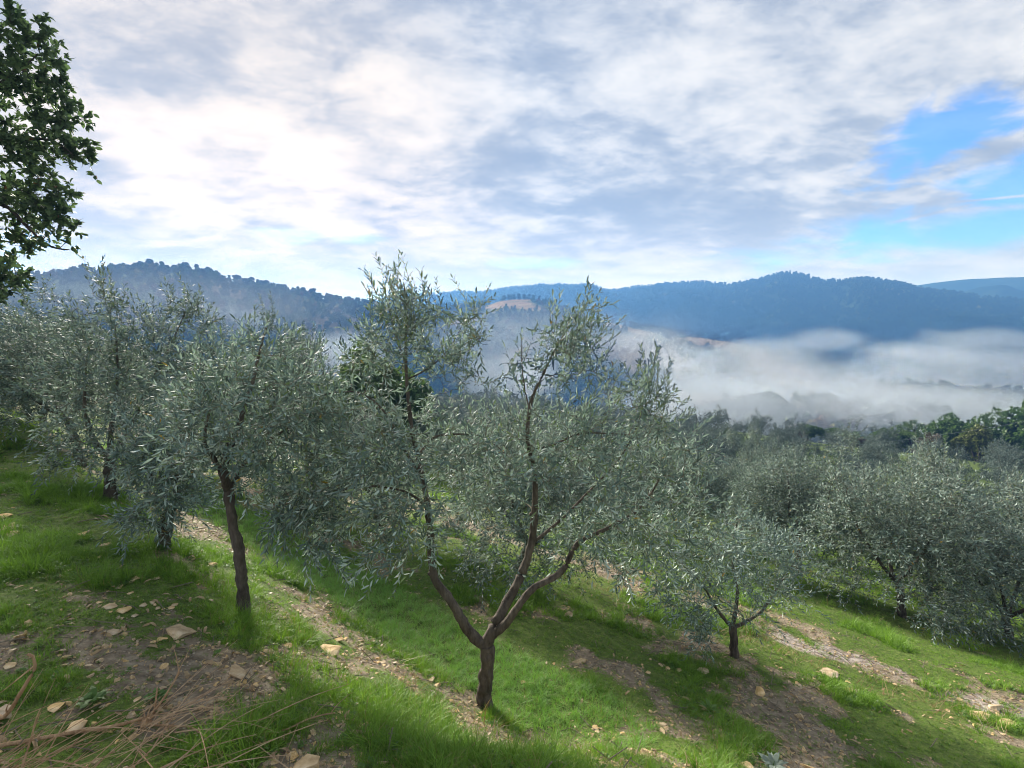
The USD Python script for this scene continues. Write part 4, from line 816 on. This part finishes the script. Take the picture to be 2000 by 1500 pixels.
spots = [(60, 1130, 90, 60), (200, 1200, 120, 60), (90, 1070, 90, 30), (700, 1270, 90, 40), (560, 1400, 120, 60), (750, 1430, 130, 60), (1200, 1430, 80, 14), (1650, 1320, 90, 30), (1920, 1400, 80, 26), (300, 1150, 60, 40), (1330, 1290, 110, 40), (620, 1190, 60, 30), (180, 1385, 120, 40), (880, 1400, 80, 20)]
for sx, sy, wx, wy in spots:
    for _ in range(12):
        px, py = sx + r.normal(0, wx * .6), sy + r.normal(0, wy * .6)
        if py < 1000 or py > 1498 or not 0 < px < 2000: continue
        stone(px, py, r.uniform(6, 17), r.uniform(3, 8), 'small pale stone chip lying on the bare soil', 700 + cnt, 'small pale stone chips on the bare soil', 0, r.uniform(.6, 1)); cnt += 1
def pebbles(n, seed):
    r = np.random.default_rng(seed); a = r.uniform(-.85, .85, n); d = np.exp(r.uniform(math.log(1.4), math.log(16), n)); x, y = d * np.sin(a), d * np.cos(a); g_, s_, k_ = cover(x, y)
    ok = (r.random(n) < np.clip(1 - g_ * 1.1 + k_, .02, 1)); x, y = x[ok], y[ok]; m = len(x); sh = [stone_shape(900 + i, 1, .75, .45, 11) for i in range(5)]
    instancer('pebbles', [(v, f, M_STONE) for v, f in sh], np.stack([x, y, ground_z(x, y) + .002], 1), np.exp(r.normal(math.log(.016), .5, m)) * (1 + .05 * np.hypot(x, y)), r.integers(0, 5, m), seed=seed, tilt=.2, kind='stuff', label='loose pebbles on the bare soil and the gravel track', cat='pebbles')
pebbles(30000, 13)

# ------------------------------------------------------------------ grass
def blade_tuft(seed, n, h, w, spread, lean, segs=3):
    r = np.random.default_rng(seed); a = r.random(n) * 6.28; q = np.sqrt(r.random(n)) * spread; B = np.stack([np.cos(a) * q, np.sin(a) * q, np.full(n, -.01)], 1)
    b = a + r.normal(0, .9, n); L = h * r.uniform(.45, 1.15, n); k = lean * r.uniform(.3, 1.5, n); t = np.linspace(0, 1, segs + 1)
    side = np.stack([-np.sin(b), np.cos(b), 0 * b], 1); out = np.stack([np.cos(b), np.sin(b), 0 * b], 1)
    P = B[:, None] + out[:, None] * (L * k)[:, None, None] * (t ** 1.8)[None, :, None] + np.array([0, 0, 1.0]) * (L[:, None] * (t - .28 * k[:, None] * t ** 2.4))[..., None]
    W = w * r.uniform(.7, 1.3, n)[:, None] * (1 - t ** 1.6)[None] * .5 + w * .04
    v = np.stack([P - side[:, None] * W[..., None], P + side[:, None] * W[..., None]], 2).reshape(-1, 3); m = 2 * (segs + 1)
    f = np.concatenate([np.array([[2 * i, 2 * i + 1, 2 * i + 3, 2 * i + 2]]) for i in range(segs)]); UNIT[id(v)] = m; KEEP.append(v); return v, (np.arange(n)[:, None, None] * m + f[None]).reshape(-1, 4)
def weed(seed, n, L, W):
    r = np.random.default_rng(seed); a = np.arange(n) * 2.4; up = r.uniform(.15, .8, n); D = np.stack([np.cos(a), np.sin(a), up], 1); B = np.stack([np.cos(a) * .008, np.sin(a) * .008, r.uniform(0, .03, n)], 1)
    v, f = leaves(B, D, np.tile([0, 0, 1.0], (n, 1)) + r.normal(0, .2, (n, 3)), L * r.uniform(.5, 1.1, n), W * r.uniform(.7, 1.1, n), .2); UNIT[id(v)] = 6; KEEP.append(v); return v, f
def grass_material(name, lo, hi, trans=.35):
    g = Graph(); r = g.add('object_info', 'random'); i = g.add('attribute', 'fac', attribute='rnd'); P = g.add('geometry', 'position')
    f = g.m('add', g.m('multiply', g.noise(P, 1.2, 3, .5), .7), g.m('add', g.m('multiply', r, .25), g.m('multiply', i, .3)))
    c = g.ramp(f, [(.3, lo), (.85, hi)]); c = g.mix(g.step(i, .955, .96), c, (.30, .24, .10))
    return g.make(name, g.add('mix_closure', 'closure', fac=trans, closure1=g.add('principled_bsdf', 'BSDF', base_color=c, roughness=.55, specular_ior_level=.35), closure2=g.add('translucent_bsdf', 'BSDF', color=g.mix(1.0, c, (1.15, 1.2, .6), 'multiply'))))
M_GRASS = grass_material('meadow_grass', (.070, .160, .013), (.23, .395, .048)); M_LANE = grass_material('lane_grass', (.14, .31, .045), (.27, .47, .11)); M_STRAW = grass_material('dry_straw', (.20, .12, .06), (.42, .31, .17), .15); M_WEED = grass_material('weed_leaf', (.07, .15, .03), (.14, .24, .06))
def scatter(n, r0, r1, seed, amax=.87):
    r = np.random.default_rng(seed); a = r.uniform(-amax, amax, n); d = np.sqrt(r.uniform(r0 ** 2, r1 ** 2, n)); return r, d * np.sin(a), d * np.cos(a)
G_P = [(*blade_tuft(1, 26, .11, .0045, .05, .7), M_GRASS), (*blade_tuft(2, 26, .15, .005, .055, .8), M_GRASS), (*blade_tuft(3, 30, .06, .004, .07, .9, 2), M_GRASS), (*blade_tuft(4, 20, .20, .0055, .05, .9, 4), M_GRASS), (*weed(5, 12, .06, .026), M_WEED), (*weed(6, 16, .035, .02), M_WEED)]
def lay_grass(name, n, r0, r1, seed, size, lane=False):
    r, x, y = scatter(n, r0, r1, seed); g_, s_, k_ = cover(x, y); u, v = uv_of(x, y)
    inl = sstep(2.45, 2.7, v) * (1 - sstep(3.2, 3.7, v)) * sstep(.8, 1.8, u); lush = sstep(.44, .64, fbm2(x, y, .55, 3, 21))
    front = .85 * np.exp(-(((u - 1.3) / .8) ** 2 + ((v - 1.6) / .4) ** 2)); g_ = np.maximum(g_, front * 1.1)
    ok = (r.random(n) < np.clip(g_ * (.55 + .45 * lush) + .13, 0, 1) * (1 - .9 * s_ * (front < .3))) & ((inl > .5) == lane); x, y, lush, fr = x[ok], y[ok], lush[ok], front[ok]; m = len(x)
    sc = size * r.uniform(.5, 1.2, m) * (.42 + .95 * np.maximum(lush ** 1.5, fr)); pick = r.random(m); tall = np.maximum(lush, fr)
    idx = np.where(pick < .20, 4 + (r.random(m) < .5), np.where(pick < .30 + .35 * (1 - tall), 2, np.where(pick < .8, 0, np.where(tall > .55, 3, 1))))
    P = G_P if not lane else [(*blade_tuft(7, 34, .085, .004, .07, .8, 2), M_LANE), (*blade_tuft(8, 30, .11, .004, .06, .9), M_LANE)]
    if lane: idx = r.integers(0, 2, m); sc = size * r.uniform(.7, 1.1, m)
    instancer(name, P, np.stack([x, y, ground_z(x, y)], 1), sc, idx, seed=seed, tilt=.12, kind='stuff', label={61: 'tufted grass and weeds nearest the bottom of the picture', 62: 'grass and weeds around the nearest olive trees', 63: 'mossy green grass under the third row beyond the gravel track', 64: 'smooth bright grass strip running beside the nearest olive trunk', 65: 'bright grass strip receding between the first two olive rows'}[seed], cat='grass')
lay_grass('grass', 38000, 1.2, 4.4, 61, .46); lay_grass('grass', 60000, 4.4, 9.0, 62, .55); lay_grass('grass', 60000, 9.0, 22.0, 63, .85)
lay_grass('grass', 26000, 2.2, 7.0, 64, .65, True); lay_grass('grass', 26000, 7.0, 16.0, 65, 1.0, True)
def lay_straw(n, seed):
    r, x, y = scatter(n, 1.4, 9.0, seed); g_, s_, k_ = cover(x, y); ok = r.random(n) < s_ * .8; x, y = x[ok], y[ok]; m = len(x)
    P = [(*blade_tuft(9, 10, .10, .0035, .06, 1.9), M_STRAW), (*blade_tuft(10, 8, .16, .004, .05, 2.2), M_STRAW)]
    instancer('straw', P, np.stack([x, y, ground_z(x, y) + .004], 1), r.uniform(.5, 1.0, m), r.integers(0, 2, m), seed=seed, tilt=.25, kind='stuff', label='dry straw along the crumbling lip of the upper terrace', cat='straw')
lay_straw(16000, 66)
def litter(n, seed):
    r, x, y = scatter(n, 1.3, 8.0, seed); g_, s_, k_ = cover(x, y); ok = r.random(n) < (1.1 - g_) ; x, y = x[ok], y[ok]; m = len(x)
    P = [(*leaves(np.array([[-.03, 0, .004]]), np.array([[1, 0, .05]]), np.array([[0, .2, 1.0]]), [.06], [.016], .3), M_STRAW), (*tubes(np.array([[[-.08, 0, .006], [0, .012, .012], [.09, 0, .006]]]), np.array([[.003, .003, .002]]), 4), M_TWIG)]
    instancer('ground_litter', P, np.stack([x, y, ground_z(x, y)], 1), r.uniform(.6, 1.3, m), (r.random(m) < .3).astype(int), seed=seed, tilt=.15, kind='stuff', label='fallen leaves and bits of twig on the bare soil', cat='litter')
litter(9000, 67)

# ------------------------------------------------------------------ dead branches and dry stalks at lower left
M_DRY = bark_material('dry_stem', (0.24, 0.14, 0.075), (0.62, 0.44, 0.26), 40.0)
def lie(px, py, up=0.0):
    p = hit(px, py); k = float(p[1]) / 1000; return p + np.array([0, 0, up * k + .006])
def dry(pts, r0, r1, label, name='dry_branch', twig=0, seed=0, cat='branch'):
    P = np.array(pts); b = P[0].copy(); t = thing(name, label, cat, b); v, f = bark_tube(P, r0, r1, 8, 26, .22, seed); obj('stem', v - b, f, M_DRY, t, vnormals(v, f)); r = np.random.default_rng(seed); q = smooth_line(P, 26)
    for i in range(twig):
        k = int(r.integers(8, 25)); d = norm(norm(q[k] - q[k - 1]) + r.normal(0, .55, 3) + [0, 0, .25]); L = r.uniform(.06, .2); v, f = bark_tube([q[k], q[k] + d * L * .5 + r.normal(0, .01, 3), q[k] + d * L], r1 * .8, .0008, 5, 7, .1, seed + i); obj('side_twig', v - b, f, M_DRY, t, vnormals(v, f))
dry([lie(-60, 1470), lie(60, 1452, 4), lie(170, 1434, 6), lie(230, 1426, 8), lie(283, 1416, 14)], .009, .006, 'long thin dead branch lying across the grass to a pale knot at lower left', twig=3, seed=1)
dry([lie(-40, 1440), lie(0, 1412, 10), lie(20, 1440, 52), lie(45, 1440, 90), lie(66, 1435, 120), lie(84, 1430, 150), lie(82, 1430, 172), lie(72, 1430, 176)], .011, .005, 'pale curved dead stem with a hooked tip rising at the left edge', twig=2, seed=2)
dry([lie(400, 1468), lie(500, 1444, 5), lie(560, 1432, 6), lie(600, 1418, 12), lie(655, 1408, 16)], .006, .003, 'pale forked dead twig lying at the bottom centre left', twig=4, seed=3)
dry([lie(280, 1412, 4), lie(310, 1408, 30), lie(335, 1400, 60), lie(358, 1396, 96)], .006, .0035, 'broken reddish stem sticking up right of the knot', twig=2, seed=4)
dry([lie(300, 1405, 4), lie(306, 1402, 30), lie(312, 1398, 62)], .005, .003, 'short broken upright stub just left of the reddish stem', seed=5)
dry([lie(30, 1560, 0), lie(55, 1510, 40), lie(75, 1500, 90), lie(92, 1500, 135)], .006, .002, 'straight dry stalk rising at the lower left corner', twig=2, seed=6)
dry([lie(285, 1425, 8), lie(360, 1428, 8), lie(420, 1470, 10), lie(480, 1505, 4)], .005, .002, 'dead twig bending down right from the pale knot', twig=2, seed=7)
v, f = stone_shape(77, .055, .045, .04, 18); kq = lie(286, 1424, 10)
tk = thing('root_knot', 'pale fibrous root knot at the end of the dead branch', 'root', kq); obj('knot', v, f, M_DRY, tk)
r = np.random.default_rng(78); Q = np.array([[np.zeros(3), d * .04 + [0, 0, .01], d * .09 - [0, 0, .02]] for d in norm(r.normal(size=(14, 3)) * [1, 1, .4])]); v, f = tubes(Q, np.tile([.003, .002, .001], (14, 1)), 4); obj('root_fibres', v, f, M_DRY, tk, kind='stuff')
def stalk_heap(n, seed, cx, cy, sx, sy, ang, L, label_kind):
    r = np.random.default_rng(seed); P = []
    for i in range(n):
        b = hit(cx + r.normal(0, sx), min(cy + r.normal(0, sy), 1620)); a = ang + r.normal(0, .55); l = L * r.uniform(.4, 1.3); d = np.array([math.cos(a), math.sin(a), r.uniform(.02, .42)]); t = np.linspace(0, 1, 7)[:, None]
        P.append(b + [0, 0, r.uniform(.005, .05)] + d * l * t + np.array([0, 0, -.22 * l]) * t ** 2 * r.uniform(.0, 1.0) + norm(r.normal(size=3)) * .025 * l * np.sin(t * 3.14))
    v, f = tubes(np.array(P), np.tile(np.linspace(.0028, .0010, 7), (n, 1)) * r.uniform(.6, 1.3, (n, 1)), 4); return v, f
M_STALK = bark_material('reddish_stalk', (0.30, 0.18, 0.10), (0.66, 0.50, 0.32), 30.0)
v1 = join([stalk_heap(26, 81, 300, 1485, 130, 45, .5, .38, ''), stalk_heap(20, 82, 330, 1420, 36, 18, .5, .34, ''), stalk_heap(12, 83, 420, 1500, 90, 40, 2.6, .35, '')]); obj('dry_stalks', *v1, M_STALK, kind='stuff', label='loose heap of reddish dry stalks at lower left', cat='dry stalks')
v1 = stalk_heap(45, 84, 20, 1560, 60, 50, 1.1, .34, ''); obj('dry_stalks', *v1, M_DRY, kind='stuff', label='pale dry stalks in the very lower left corner', cat='dry stalks')
# a grey-leaved plant at the bottom edge and a few leafy weeds
M_SAGE = leaf_material('grey_leaf', (.26, .31, .25), (.36, .40, .34), .2, .2)
for px, py, n, L, W, m, lab, nm in ((1510, 1500, 26, .10, .034, M_SAGE, 'grey-leaved plant at the bottom picture edge right of centre', 'grey_leaved_plant'), (1385, 1392, 30, .09, .022, M_WEED, 'spreading rosette weed in the grass below the airy olive', 'rosette_weed'), (180, 1375, 16, .07, .035, M_WEED, 'bright leafy weed above the dry branches', 'leafy_weed'), (310, 1368, 14, .06, .035, M_WEED, 'small leafy weed beside the broken stems', 'leafy_weed')):
    b = hit(px, py); v, f = weed(px, n, L, W); t = thing(nm, lab, 'plant', b); obj('leaves', v, f, m, t, unit=6, kind='stuff')
    v, f = tubes(np.array([[[0, 0, -.01], [0, 0, .02], [.005, 0, .05]]]), np.array([[.004, .003, .002]]), 5); obj('stem', v, f, M_WEED, t)
